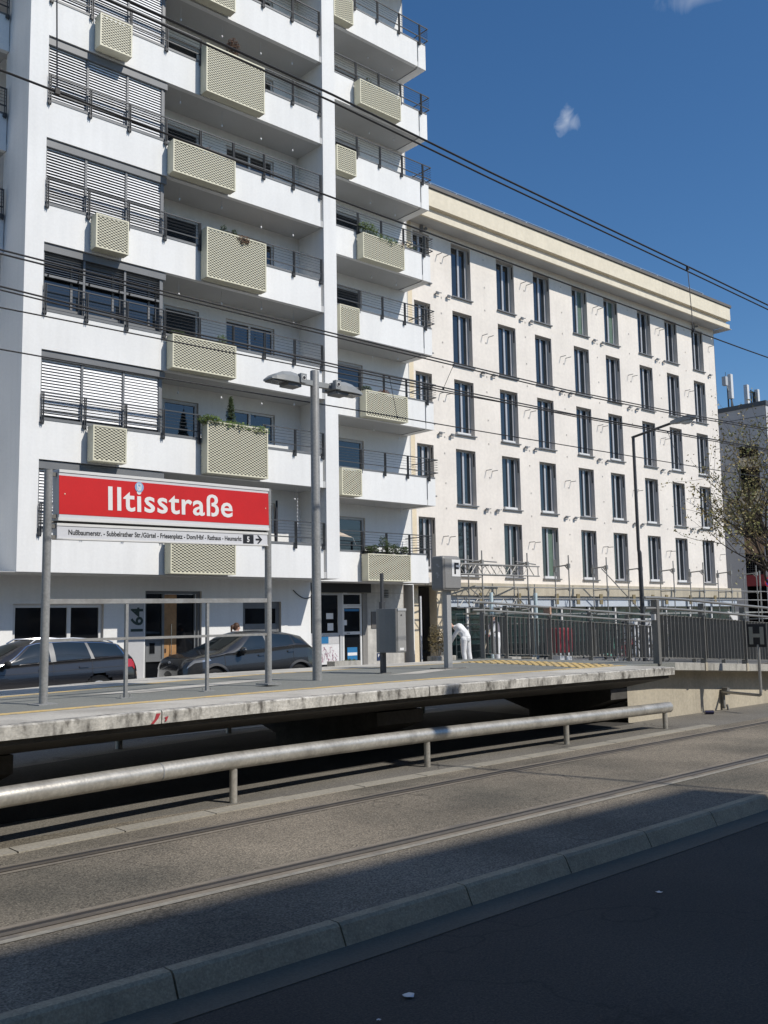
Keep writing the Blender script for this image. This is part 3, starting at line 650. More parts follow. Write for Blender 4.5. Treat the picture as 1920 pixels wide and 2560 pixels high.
# ------------------------------------------------------------------ white apartment building
bA = thing('apartment_building', 'tall white apartment building with stacked balconies and striped window blinds', 'building', (14, 24.35, 0))
FH = 2.775
def B(n): return 3.05+FH*n
NF = 8
YF, YR, YW, YWR = 23.0, 24.4, 24.3, 25.8
TOP = B(8)+1
# walls with real openings
Lh = [(13.36, 14.52, B(n)+.22, B(n)+2.36) for n in range(NF)]+[(15.45, 17.25, B(n)+1.42, B(n)+2.36) for n in range(NF)]
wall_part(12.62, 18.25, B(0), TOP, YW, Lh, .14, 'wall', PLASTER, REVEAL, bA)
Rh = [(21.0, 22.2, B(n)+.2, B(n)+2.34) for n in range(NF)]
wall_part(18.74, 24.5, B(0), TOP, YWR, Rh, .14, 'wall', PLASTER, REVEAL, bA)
Gh = [(9.25, 11.68, .95, 2.315), (12.9, 14.69, 0.02, 2.68), (16.1, 17.5, 0.02, 2.385)]
wall_part(-8, 18.64, -.02, B(0), 24.35, Gh, .2, 'ground_floor_wall', PLASTER, REVEAL, bA, ([(18.64, 24.35, -.02), (18.64, 25.8, -.02), (18.64, 25.8, B(0)), (18.64, 24.35, B(0))], [(0, 1, 2, 3)]))
mb = MB(); mb.box(8.785, 9.268, YF-.012, YW+.3, B(0), TOP); put(mb, 'column', PLASTER, bA)
mb = MB(); mb.box(18.235, 18.742, YF-.012, YWR, B(0), TOP); put(mb, 'column', PLASTER, bA)
mb = MB(); mb.box(24.48, 24.52, YWR, 40, -.1, TOP); mb.box(-8, 24.5, 40, 40.1, -.1, TOP); mb.box(-8, -7.9, 25.9, 40, -.1, TOP); put(mb, 'side_wall', PLASTER, bA)
# thin seam strip where the end piece of each right balcony begins is made below with the balconies
def rail_mb(x0, x1, y, zb, posts, skip=None, ret=None, lower=True):
    mb = MB()
    segs = [(x0, x1)] if not skip else [(x0, skip[0]), (skip[1], x1)]
    for a, b in segs:
        if b-a < .08: continue
        mb.bar((a, y, zb+1.67), (b, y, zb+1.67), .035, .03); mb.bar((a, y, zb+1.20), (b, y, zb+1.20), .03, .03)
        for h in (1.31, 1.40, 1.49, 1.58): mb.tube([(a, y, zb+h), (b, y, zb+h)], .0055, 5, False)
    for x in posts:
        if skip and skip[0]+.05 < x < skip[1]-.05: continue
        mb.box(x-.006-.02, x+.006-.02, y-.03, y+.03, zb+.86, zb+1.68); mb.box(x-.006+.025, x+.006+.025, y-.03, y+.03, zb+.86, zb+1.68)
        mb.box(x-.045, x+.045, y-.015, y+.055, zb+.90, zb+.97)
    if ret:
        xe, yb = ret
        for h, w in ((1.67, .03), (1.20, .03)): mb.bar((xe, y, zb+h), (xe, yb, zb+h), w, w)
        for h in (1.31, 1.40, 1.49, 1.58): mb.tube([(xe, y, zb+h), (xe, yb, zb+h)], .0055, 5, False)
    return mb
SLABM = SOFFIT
for n in range(-0, NF):
    z = B(n)
    # left bay: continuous parapet from column to pillar
    b = put(MB().box(9.27, 18.12, YF, YF+.16, z, z+.985), 'balcony', PLASTER, bA)
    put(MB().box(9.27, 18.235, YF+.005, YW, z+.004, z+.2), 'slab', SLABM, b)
    put(MB().box(9.275, 18.12, YF-.015, YF+.175, z+.985, z+1.05), 'coping', MGREY, b)
    odd = n % 2
    sk = (13.72, 15.85) if odd else None
    put(rail_mb(9.3, 18.10, YF-.06, z, [9.31, 10.41, 11.53, 12.63, 13.73, 14.84, 15.93, 17.03, 18.09], sk), 'railing', DGREY, b)
    # right bay, set back
    xe = 24.37 if n else 23.98
    b = put(MB().box(18.75, min(xe, 23.93), YR, YR+.15, z, z+.985), 'balcony', PLASTER, bA)
    mb = MB().box(18.75, xe, YR+.005, YWR, z+.004, z+.2); put(mb, 'slab', SLABM, b)
    if n:
        put(MB().box(23.985, xe, YR, YR+.15, z, z+.985).box(xe-.34, xe, YR+.15, YWR, z, z+.985), 'end_panel', PLASTER, b)
        put(MB().box(23.93, 23.985, YR+.03, YR+.12, z+.003, z+.98), 'joint', MGREY, b)
        put(MB().box(24.0, 24.025, YR+.12, YWR-.05, z-.012, z+.004), 'drip_edge', MGREY, b)
    put(MB().box(18.75, xe-.01, YR-.012, YR+.165, z+.985, z+1.035), 'coping', MGREY, b)
    put(rail_mb(18.76, xe+.08, YR-.06, z, [19.75, 20.82, 21.9, 22.97, 24.02 if n else 23.9], None, (xe+.08, YWR-.1)), 'railing', DGREY, b)
    # left recess bay beyond the column
    if n >= 3:
        b = put(MB().box(2, 8.76, YR, YR+.15, z, z+.985), 'balcony', PLASTER, bA)
        put(MB().box(2, 8.785, YR+.005, YWR, z+.004, z+.2), 'slab', SLABM, b)
        put(MB().box(2, 8.76, YR-.012, YR+.16, z+.985, z+1.035), 'coping', MGREY, b)
        put(rail_mb(2.1, 8.70, YR-.06, z, [6.5, 7.6, 8.69]), 'railing', DGREY, b)
put(MB().box(2, 8.785, YWR, YWR+.1, B(0), TOP), 'wall', PLASTER, bA)
put(MB().box(2, 8.785, YR, 24.36, B(0), B(0)+1), 'lintel', PLASTER, bA)
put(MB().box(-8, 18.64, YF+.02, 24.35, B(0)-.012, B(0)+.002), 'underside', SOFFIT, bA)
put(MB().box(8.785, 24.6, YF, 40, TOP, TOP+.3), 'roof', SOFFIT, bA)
# soffit recess lines and the dark gap beside the pillar
# winter gardens with outside blinds
def slats(x0, x1, z0, z1, y, tilt, pitch=.066, w=.066, skipz=None):
    mb = MB(); zz = z1-.03
    while zz > z0:
        c, s_ = math.cos(tilt)*w/2, math.sin(tilt)*w/2
        # a thin tilted slat, outer edge low
        P = [(-c, -s_), (c, s_)]
        mb.add([(x0, y+P[0][0], zz+P[0][1]), (x1, y+P[0][0], zz+P[0][1]), (x1, y+P[1][0], zz+P[1][1]), (x0, y+P[1][0], zz+P[1][1]),
                (x0, y+P[0][0], zz+P[0][1]-.004), (x1, y+P[0][0], zz+P[0][1]-.004), (x1, y+P[1][0], zz+P[1][1]-.004), (x0, y+P[1][0], zz+P[1][1]-.004)],
               [(0, 1, 2, 3), (4, 7, 6, 5), (0, 4, 5, 1), (2, 6, 7, 3), (1, 5, 6, 2), (0, 3, 7, 4)])
        zz -= pitch
    return mb
MX = [9.30, 10.385, 11.53, 12.585]
for n in range(0, 7):
    z0, z1 = B(n)+1.06, B(n+1)
    wg = put(MB().box(12.585, 12.66, YF+.10, YW, z0, z1).box(9.28, 9.32, YF+.1, YW, z0, z1), 'winter_garden', MGREY, bA)
    mb = MB()
    for x in MX: mb.box(x-.028, x+.028, YF+.085, YF+.20, z0, z1)
    mb.box(9.3, 12.6, YF+.2, YF+.28, z0, z0+.09); mb.box(9.3, 12.6, YF+.2, YF+.28, z1-.3, z1-.2)
    put(mb, 'frame', MGREY, wg)
    put(MB().box(9.29, 12.72, YF+.045, YF+.20, z1-.215, z1-.025), 'blind_box', MGREY, wg)
    mb = MB()
    for a, b in zip(MX, MX[1:]):
        mb.ring(a+.03, b-.03, z0+.09, z1-.3, YF+.21, YF+.26, .055); mb.box(b-.31, b-.25, YF+.212, YF+.258, z0+.15, z1-.36)
    put(mb, 'sash', MGREY, wg)
    put(MB().box(9.32, 12.58, YF+.235, YF+.245, z0+.1, z1-.3), 'glass', GLASS if n == 2 else GLASSD, wg)
    if n == 2:      # half raised, windows showing
        for i, (a, b) in enumerate(zip(MX, MX[1:])):
            bl = put(slats(a+.035, b-.035, z1-.80, z1-.22, YF+.12, R(14), .062, .05), 'blind', MGREY, wg)
            put(MB().box(a+.035, b-.035, YF+.08, YF+.16, z1-.86, z1-.80), 'bottom_bar', MGREY, bl)
            mb = MB()
            for fx in (.12, .85): mb.ball((a+(b-a)*fx, YF+.075, z1-.83), .028, 8, 5)
            put(mb, 'guide_clip', BLACK, bl)
    else:
        til = {0: R(60), 1: R(63), 3: R(54), 4: R(58), 5: R(63), 6: R(66)}[n]
        for i, (a, b) in enumerate(zip(MX, MX[1:])):
            put(slats(a+.035, b-.035, z0+.03, z1-.215, YF+.125, til+R(3)*(i-1), .076, .064), 'blind', SLAT, wg)
# balcony doors and windows at the back walls
def window_obj(x0, x1, z0, z1, y, leaves, frame, glass, w=.07, name='window'):
    f = MB().ring(x0, x1, z0, z1, y, y+.07, w)
    cuts = [x0+(x1-x0)*c for c in leaves]
    for c in cuts: f.box(c-w*.55, c+w*.55, y-.004, y+.066, z0+w, z1-w)
    o = put(f, name, frame, bA)
    ed = [x0]+cuts+[x1]
    for a, b in zip(ed, ed[1:]): put(MB().quad((a+w*.5, y+.045, z0+w*.5), (b-w*.5, y+.045, z0+w*.5), (b-w*.5, y+.045, z1-w*.5), (a+w*.5, y+.045, z1-w*.5)), 'pane', glass, o)
    return o
for n in range(NF):
    z = B(n)
    window_obj(13.365, 14.515, z+.225, z+2.355, YW+.06, [], LGREY, GLASS, .085, 'balcony_door')
    window_obj(15.455, 17.245, z+1.425, z+2.355, YW+.06, [.5], PVC, GLASS, .06)
    window_obj(21.005, 22.195, z+.205, z+2.335, YWR+.06, [], LGREY, GLASS, .085, 'balcony_door')
for n in (2, 3, 4):
    put(slats(13.45, 14.43, B(n)+1.55, B(n)+2.28, YW+.04, R(60), .05, .05), 'roller_shutter', DGREY, bA)
for n in (3, 4): put(slats(21.1, 22.1, B(n)+1.3, B(n)+2.25, YWR+.04, R(60), .05, .05), 'roller_shutter', DGREY, bA)
# ground floor windows, entrance, number, side door
window_obj(9.255, 11.675, .955, 2.31, 24.45, [.62], PVC, GLASSD, .09)
en = put(MB().ring(12.905, 14.685, 0., 2.675, 24.44, 24.55, .07).box(13.47, 13.54, 24.44, 24.54, .05, 2.6).box(12.98, 13.47, 24.445, 24.53, 1.30, 1.40).box(12.98, 13.47, 24.445, 24.53, .72, .79).box(14.50, 14.53, 24.44, 24.54, .05, 2.6), 'entrance', MGREY, bA)
put(MB().box(12.98, 13.47, 24.50, 24.51, 1.40, 2.6).box(12.98, 13.47, 24.50, 24.51, .05, .72), 'side_pane', GLASSD, en)
put(MB().box(12.98, 13.47, 24.47, 24.50, .79, 1.30).box(13.09, 13.27, 24.462, 24.47, .92, 1.26), 'letterbox_panel', MGREY, en)
put(MB().box(13.10, 13.26, 24.458, 24.4625, .94, 1.24), 'intercom', GLASSD, en)
put(MB().box(13.545, 13.93, 24.45, 24.53, .05, 2.58), 'door_leaf', WOOD, en)
put(MB().box(13.93, 14.50, 24.49, 24.50, .05, 2.58), 'door_glass', GLASSD, en)
put(MB().tube([(13.74, 24.40, .75), (13.74, 24.40, 1.75)], .013, 8), 'door_handle', CHROME, en, True)
put(MB().box(13.70, 13.78, 24.42, 24.452, .68, .9).box(13.56, 13.60, 24.44, 24.452, .95, 1.07), 'lock_plate', BLACK, en)
put(MB().box(12.33, 12.87, 24.344, 24.349, .0, 2.36), 'number_panel', STUC, bA)
put(text_mb('164', .50, (12.82, 24.341, 1.47), (0, 0, 1), (-1, 0, 0), bold=.012), 'house_number', NUMG, bA)
sd = put(MB().ring(16.105, 17.495, .02, 2.38, 24.44, 24.52, .09).box(16.19, 17.41, 24.45, 24.50, .05, 1.72).box(16.19, 17.41, 24.45, 24.50, 2.18, 2.3).box(16.19, 16.24, 24.45, 24.50, 1.7, 2.2).box(17.36, 17.41, 24.45, 24.50, 1.7, 2.2), 'side_door', MGREY, bA)
put(MB().box(16.24, 17.36, 24.475, 24.485, 1.72, 2.18), 'pane', GLASSD, sd)
put(MB().ball((17.33, 24.40, 1.28), .045, 10, 6).tube([(17.33, 24.46, 1.28), (17.33, 24.40, 1.28)], .018, 8), 'door_knob', CHROME, sd, True)
# shopfront right of the corner
YS = 25.8
sh = put(MB().box(18.7, 22.3, YS-.16, YS, 2.73, 3.05), 'shop_fascia', BLACK, bA)
put(MB().box(18.7, 21.0, YS-.19, YS-.165, 2.71, 2.735).box(21.0, 23.9, YS-.19, YS-.17, 2.725, 2.74), 'sign_rail', PALE, sh)
sw = put(MB().ring(18.7, 20.98, 1.30, 2.72, YS-.02, YS+.06, .07).box(20.98, 21.08, YS-.03, YS+.06, .1, 2.72), 'shop_window', LGREY, bA)
put(MB().box(18.77, 20.91, YS+.02, YS+.03, 1.36, 2.66), 'pane', GLASSD, sw)
put(MB().box(18.7, 20.95, YS-.01, YS+.05, .32, .98).box(18.7, 20.95, YS-.005, YS+.05, .98, 1.30), 'panel_below', GRAF, sw)
put(MB().box(18.72, 20.94, YS-.016, YS-.011, 1.0, 1.28), 'grey_panel', STUC, sw)
mb = MB(); qg = random.Random(9)
for i in range(26):
    x, z = 20.12+qg.random()*.72, .40+qg.random()*.5; pts = [(x, YS-.013, z)]
    for k in range(3): x += qg.uniform(-.07, .09); z += qg.uniform(-.13, .13); pts.append((x, YS-.013, min(.97, max(.34, z))))
    mb.tube(pts, .006, 4)
put(mb, 'graffiti', SCRIB, sw)
put(MB().box(20.16, 20.48, YS-.022, YS-.016, 1.02, 1.25), 'blue_poster', BLUE, sw)
put(MB().box(20.42, 20.72, YS+.012, YS+.018, 1.84, 2.04).box(20.47, 20.72, YS+.012, YS+.018, 1.45, 1.70), 'notice', WHITE, sw)
dr = put(MB().ring(21.10, 21.97, .2, 2.28, YS-.02, YS+.05, .075).box(21.17, 21.9, YS-.018, YS+.045, 1.30, 1.40).ring(21.10, 21.97, 2.29, 2.72, YS-.02, YS+.05, .05), 'shop_door', PVC, bA)
put(MB().box(21.17, 21.9, YS+.02, YS+.03, .27, 1.3).box(21.17, 21.9, YS+.02, YS+.03, 1.4, 2.2).box(21.15, 21.92, YS+.02, YS+.03, 2.34, 2.68), 'pane', GLASSD, dr)
put(MB().box(21.33, 21.77, YS+.010, YS+.018, .42, .86), 'poster', BLUE, dr)
put(MB().box(21.34, 21.76, YS+.007, YS+.010, .58, .68), 'poster_band', WHITE, dr)
put(MB().box(21.2, 21.88, YS+.010, YS+.018, 2.10, 2.18), 'header_strip', BLUE, dr)
put(MB().box(21.2, 21.32, YS+.010, YS+.018, 1.62, 1.80), 'notice', WHITE, dr)
put(MB().box(21.28, 21.42, YS-.03, YS-.021, 1.335, 1.36), 'letter_slot', BLACK, dr)
put(MB().box(22.0, 22.22, YS-.04, YS+.06, .1, 2.72), 'door_post', MAT('worn_metal_post', (.26, .25, .235), .7, streak=.3), bA)
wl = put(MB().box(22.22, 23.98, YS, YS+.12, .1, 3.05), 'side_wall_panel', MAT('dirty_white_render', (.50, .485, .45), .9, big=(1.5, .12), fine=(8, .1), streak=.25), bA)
put(MB().box(22.42, 22.85, YS-.03, YS-.001, 1.50, 2.08), 'notice_case', MAT('brown_case', (.13, .12, .11), .5), wl)
pk = put(MB().box(22.66, 22.84, YS-.012, YS-.001, .36, .62), 'parking_plate', MAT('navy', (.012, .03, .09), .5, bump=None), wl)
put(text_mb('P', .14, (22.70, YS-.0135, .485), (1, 0, 0), (0, 0, 1), bold=.004), 'lettering', WHITE, pk)
vent = MB()
for i in range(5): vent.box(22.95, 23.25, YS-.02, YS-.001, 2.58+.06*i, 2.61+.06*i)
put(vent, 'vent', DGREY, wl)
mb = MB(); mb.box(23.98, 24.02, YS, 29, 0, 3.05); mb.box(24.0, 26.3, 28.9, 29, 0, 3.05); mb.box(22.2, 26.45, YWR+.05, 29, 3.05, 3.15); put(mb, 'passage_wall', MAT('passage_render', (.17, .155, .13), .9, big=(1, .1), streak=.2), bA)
put(MB().tube([(24.42, 25.35, 0), (24.42, 25.35, 2.62)], .035, 10), 'downpipe', WHITE, bA, True)
# loose cable at the corner
cbl = MB(); cbl.tube([(17.95+.69*t, 24.33, 2.74-.50*math.sin(t*1.9)*.62+.10*t*t) for t in [i/10 for i in range(11)]], .014, 6); put(cbl, 'loose_cable', CABLE, bA, True)

# ------------------------------------------------------------------ planter boxes of perforated metal
def planter(w, h, x, y, z, label, grp):
    t = thing('planter_box', label, 'planter', (x, y, z), grp); d = .36
    put(MB().ring(x, x+w, z, z+h, y, y+.02, .038), 'frame', CREAM, t)
    put(MB().quad((x+.036, y+.012, z+.036), (x+w-.036, y+.012, z+.036), (x+w-.036, y+.012, z+h-.036), (x+.036, y+.012, z+h-.036)), 'perforated_panel', PERF, t)
    s = MB(); s.box(x, x+.012, y+.02, y+d-.05, z, z+h-.005); s.box(x+w-.012, x+w, y+.02, y+d-.05, z, z+h-.005); s.box(x+.012, x+w-.012, y+.02, y+d-.05, z, z+.012)
    put(s, 'side_panel', CREAM, t)
    put(MB().box(x+.02, x+w-.02, y+.055, y+d-.06, z+.02, z+h-.06), 'hole_shade_insert', DGREY, t)  # added dark insert so the holes read as shaded inside
    mb = MB(); k = int(h/.09)
    for i in range(k): mb.box(x+.002, x+.012, y+d-.05, y+d-.012, z+.05+i*.09, z+.05+i*.09+.045); mb.box(x+w-.012, x+w-.002, y+d-.05, y+d-.012, z+.05+i*.09, z+.05+i*.09+.045)
    for i in range(int(w/.09)): mb.box(x+.04+i*.09, x+.085+i*.09, y+d-.05, y+d-.012, z+.002, z+.012)
    put(mb, 'spacer', CREAM, t)
    return t
ORD = ['first', 'second', 'third', 'fourth', 'fifth', 'sixth', 'seventh', 'topmost']
YL, YRB = 22.62, 24.02
small = planter(.92, .915, 10.49, YL, B(1)+.035, 'small square cream planter box, lowest on the left bay, above the red sign', 'small planter boxes on the left bay')
dup(small, (10.47, YL, B(3)+.05), 'small square cream planter box over the half raised blinds on the left bay')
dup(small, (10.49, YL, B(5)+.05), 'small square cream planter box, topmost on the left bay near the column')
wide = planter(2.03, .93, 12.70, YL, B(0)+.02, 'wide cream planter box just under the route strip of the red sign', 'wide planter boxes on the left bay')
dup(wide, (12.71, YL, B(2)+.03), 'wide cream planter box on the left bay with green tufts, left of the lamp heads')
dup(wide, (12.68, YL, B(4)+.02), 'wide cream planter box with thin dry twigs on the left bay')
dup(wide, (12.68, YL, B(6)+.02), 'wide cream planter box cut by the top edge of the picture, left bay')
tall = planter(2.02, 1.46, 13.80, YL, B(1)+.025, 'tall cream planter box overgrown with a green fringe and a small conifer', 'tall planter boxes on the left bay')
dup(tall, (13.76, YL, B(3)+.02), 'tall cream planter box with drooping dry brown plant on its top edge')
dup(tall, (13.72, YL, B(5)-.02), 'tall cream planter box with an upright brown shrub, nearest the top of the picture')
wr = planter(1.94, .90, 20.78, YRB, B(0)+.02, 'wide cream planter box over the shop, lowest of the right bay, with leafy shrubs', 'wide planter boxes on the right bay')
dup(wr, (20.79, YRB, B(2)+.0), 'wide cream planter box on the right bay beside the right lamp head')
dup(wr, (20.77, YRB, B(4)-.03), 'wide cream planter box on the right bay with a long green hanging plant')
dup(wr, (20.74, YRB, B(6)+.0), 'wide cream planter box on the right bay with a single sparse sprig, uppermost wide one')
sr = planter(.86, .90, 19.71, YRB, B(1)+.02, 'small cream planter box by the pillar, lowest small one of the right bay', 'small planter boxes on the right bay')
dup(sr, (19.71, YRB, B(3)-.02), 'small cream planter box by the pillar, second small one up on the right bay')
dup(sr, (19.66, YRB, B(5)-.0), 'small cream planter box by the pillar, third small one up on the right bay')
dup(sr, (19.62, YRB, B(7)-.0), 'small cream planter box by the pillar, at the top edge of the picture')
# plants in and behind the boxes
def plant(name, label, parts, base, grp=None):
    t = thing(name, label, 'plant', base, grp)
    for nm, mb, mt in parts: put(mb, nm, mt, t)
    return t
def stems(base, tips, r=.008):
    mb = MB()
    for tp in tips: mb.tube([base, tuple((a+b)/2+rnd.uniform(-.03, .03) for a, b in zip(base, tp)), tp], r, 5)
    return mb
z1 = B(1)+1.48
fr = foliage((13.95, YL+.10, z1+.06), (.38, .22, .15), 700, .045, 11, .05).add(*(lambda f: (f.v, f.f))(foliage((14.75, YL+.12, z1+.03), (.75, .2, .10), 700, .045, 12, .12))).add(*(lambda f: (f.v, f.f))(foliage((15.55, YL+.06, z1-.02), (.34, .16, .11), 420, .04, 13, .1)))
plant('hanging_plant', 'bright green bushy fringe growing over the tall planter box above the red sign', [('leaves', fr, FOLG), ('stems', stems((14.3, YL+.2, z1-.1), [(13.8, YL+.1, z1+.1), (15.0, YL+.1, z1+.05), (15.6, YL+.1, z1)]), BARK)], (14.3, YL+.2, z1-.1))
con = MB()
for i in range(7): f = foliage((14.85, YL+.45, z1+.1+.115*i), (.19-.022*i, .19-.022*i, .12), 170, .04, 30+i); con.add(f.v, f.f)
plant('small_conifer', 'small dark potted conifer standing behind the green fringed planter box', [('needles', con, FOLD), ('trunk', stems((14.85, YL+.45, z1-.3), [(14.85, YL+.45, z1+.8)], .015), BARK)], (14.85, YL+.45, z1-.3))
z3 = B(3)+1.48
plant('drooping_plant', 'dry reddish brown plant drooping over the edge of a tall planter box', [('leaves', foliage((14.98, YL+.02, z3-.0), (.22, .10, .10), 320, .04, 41, .16), FOLB), ('stems', stems((14.98, YL+.15, z3-.1), [(14.85, YL, z3), (15.1, YL, z3)]), BARK)], (14.98, YL+.15, z3-.1))
plant('upright_plant', 'dark green sprig left of the drooping brown plant on the tall planter box', [('leaves', foliage((14.40, YL+.15, z3+.06), (.12, .1, .2), 150, .045, 42), FOLD), ('stems', stems((14.4, YL+.15, z3-.15), [(14.3, YL+.15, z3+.2), (14.45, YL+.15, z3+.25)]), BARK)], (14.4, YL+.15, z3-.15))
plant('upright_plant', 'small dark bush right behind the drooping brown plant on the tall planter box', [('leaves', foliage((14.78, YL+.2, z3+.08), (.09, .09, .17), 200, .04, 43), FOLD), ('stems', stems((14.78, YL+.2, z3-.15), [(14.78, YL+.2, z3+.2)]), BARK)], (14.78, YL+.2, z3-.15))
z5 = B(5)+1.44
br = foliage((14.74, YL+.2, z5+.30), (.21, .2, .34), 900, .045, 44)
plant('brown_shrub', 'upright brown withered shrub on the tall planter box near the top', [('leaves', br, FOLB), ('stems', stems((14.74, YL+.2, z5-.15), [(14.6, YL+.2, z5+.5), (14.85, YL+.2, z5+.5)]), BARK)], (14.74, YL+.2, z5-.15))
z2 = B(2)+.96
plant('leafy_plant', 'green tuft on the left end of the wide planter box left of the lamp', [('leaves', foliage((12.95, YL+.15, z2+.06), (.22, .16, .14), 420, .04, 51), FOLD), ('stems', stems((12.95, YL+.15, z2-.15), [(12.8, YL+.1, z2+.1), (13.1, YL+.1, z2+.1)]), BARK)], (12.95, YL+.15, z2-.15))
plant('leafy_plant', 'sparse upright sprig at the right end of the wide planter box left of the lamp', [('leaves', foliage((14.35, YL+.15, z2+.12), (.18, .12, .18), 200, .04, 52), FOLG), ('stems', stems((14.35, YL+.15, z2-.15), [(14.2, YL+.1, z2+.25), (14.5, YL+.1, z2+.25), (14.4, YL+.15, z2+.28)]), BARK)], (14.35, YL+.15, z2-.15))
plant('dry_plant', 'small dry brown tuft in the middle of the wide planter box left of the lamp', [('leaves', foliage((13.75, YL+.08, z2+.02), (.12, .08, .08), 140, .03, 53, .05), FOLB), ('stems', stems((13.75, YL+.15, z2-.1), [(13.7, YL+.1, z2+.05)]), BARK)], (13.75, YL+.15, z2-.1))
zz = B(4)+.94
lf = foliage((21.2, YRB+.2, zz+.20), (.46, .17, .24), 800, .05, 61); g2 = foliage((21.95, YRB+.1, zz+.02), (.7, .17, .16), 900, .045, 62, .14); lf.add(g2.v, g2.f)
plant('hanging_plant', 'long straggling green plant spilling along a wide planter box of the right bay', [('leaves', lf, FOLG), ('stems', stems((21.4, YRB+.2, zz-.15), [(21.0, YRB+.2, zz+.35), (21.6, YRB+.1, zz+.3), (22.5, YRB+.05, zz)]), BARK)], (21.4, YRB+.2, zz-.15))
plant('dry_plant', 'dry yellowish tuft at the right end of the straggling plant on the right bay', [('leaves', foliage((22.6, YRB+.06, zz-.03), (.2, .1, .12), 160, .04, 63, .12), FOLB), ('stems', stems((22.5, YRB+.15, zz-.1), [(22.6, YRB+.05, zz)]), BARK)], (22.5, YRB+.15, zz-.1))
plant('leafy_plant', 'dark leafy pot plant on the balcony corner next to the cream building', [('leaves', foliage((23.6, YR+.35, B(4)+1.25), (.4, .3, .22), 420, .055, 64), FOLD), ('stems', stems((23.6, YR+.35, B(4)+.9), [(23.4, YR+.3, B(4)+1.3), (23.8, YR+.3, B(4)+1.35)]), BARK)], (23.6, YR+.35, B(4)+.9))
zz = B(2)+.92
plant('leafy_plant', 'dark round tuft on the left end of the planter box beside the right lamp head', [('leaves', foliage((20.95, YRB+.15, zz+.05), (.22, .14, .11), 330, .04, 65), FOLD), ('stems', stems((20.95, YRB+.15, zz-.1), [(20.9, YRB+.15, zz+.1)]), BARK)], (20.95, YRB+.15, zz-.1))
plant('dry_plant', 'brown grassy tuft in the middle of the planter box beside the right lamp head', [('leaves', foliage((21.8, YRB+.2, zz+.06), (.28, .14, .09), 260, .04, 66), FOLB), ('stems', stems((21.8, YRB+.2, zz-.1), [(21.7, YRB+.15, zz+.1)]), BARK)], (21.8, YRB+.2, zz-.1))
zz = B(0)+.93
lf = MB()
for i, (dx, h) in enumerate(((.1, .25), (.35, .3), (.75, .62), (1.0, .42), (1.3, .36), (1.7, .3))):
    g2 = foliage((20.88+dx, YRB+.18, zz+h*.55), (.17, .15, h*.5), 300, .045, 70+i); lf.add(g2.v, g2.f)
plant('leafy_plant', 'row of leafy green shrubs standing in the planter box over the shop', [('leaves', lf, FOLD), ('stems', stems((21.6, YRB+.18, zz-.15), [(20.98, YRB+.18, zz+.2), (21.63, YRB+.18, zz+.55), (21.9, YRB+.18, zz+.4), (22.5, YRB+.18, zz+.25)]), BARK)], (21.6, YRB+.18, zz-.15))
zz = B(6)+.92
plant('leafy_plant', 'thin sprig poking out of the uppermost wide planter box of the right bay', [('leaves', foliage((21.2, YRB+.1, zz+.08), (.16, .1, .14), 80, .04, 80), FOLD), ('stems', stems((21.2, YRB+.15, zz-.15), [(21.1, YRB+.1, zz+.2), (21.3, YRB+.05, zz+.1)]), BARK)], (21.2, YRB+.15, zz-.15))
zz = B(4)+.95
plant('dry_plant', 'thin dry twigs over the upper wide planter box of the left bay', [('leaves', foliage((13.9, YL+.15, zz+.1), (.4, .12, .12), 60, .035, 81), FOLB), ('stems', stems((13.9, YL+.15, zz-.1), [(13.6, YL+.1, zz+.2), (13.9, YL+.1, zz+.22), (14.2, YL+.1, zz+.15)], .005), BARK)], (13.9, YL+.15, zz-.1))

# ------------------------------------------------------------------ bulbs hanging from the balcony ceilings
def pendant(x, y, z, L, label):
    t = thing('ceiling_pendant', label, 'pendant', (x, y, z), 'white bulbs hanging under the balcony ceilings')
    put(MB().tube([(x, y, z), (x, y, z-L)], .0045, 5), 'cord', LGREY, t)
    put(MB().ball((x, y, z-L-.035), (.028, .028, .04), 8, 6), 'bulb', WHITE, t, True)
    return t
pr = {}
for n in range(1, 8):
    for i, x in enumerate((13.3, 14.7, 16.1, 17.3)):
        L = (.34, .20, .42, .36)[(i+n) % 4]
        lab = '%s white ceiling bulb from the left, left bay, %s ceiling up' % (ORD[i], ORD[n])
        if L in pr: dup(pr[L], (x, YF+.35, B(n)), lab)
        else: pr[L] = pendant(x, YF+.35, B(n), L, lab)
    for i, x in enumerate((20.0, 21.9, 23.1)):
        L = (.20, .34, .2)[(i+n) % 3]
        dup(pr[L], (x, YR+.5, B(n)), '%s white ceiling bulb from the left, right bay, %s ceiling up' % (ORD[i], ORD[n]))
# string of small bells on the lowest left balcony
for x in (16.2, 17.4):
    mb = MB(); mb.tube([(x, YF+.35, B(1)), (x, YF+.35, B(1)-1.25)], .004, 5)
    for i in range(8): mb.ball((x+rnd.uniform(-.012, .012), YF+.35, B(1)-.35-.11*i), .02, 6, 4)
    tag(put(mb, 'bead_string', WHITE, None, loc=(x, YF+.35, B(1))), 'string of small white beads on the balcony right of the red sign, '+('left' if x < 17 else 'right')+' one', 'ornament', 'bead strings')
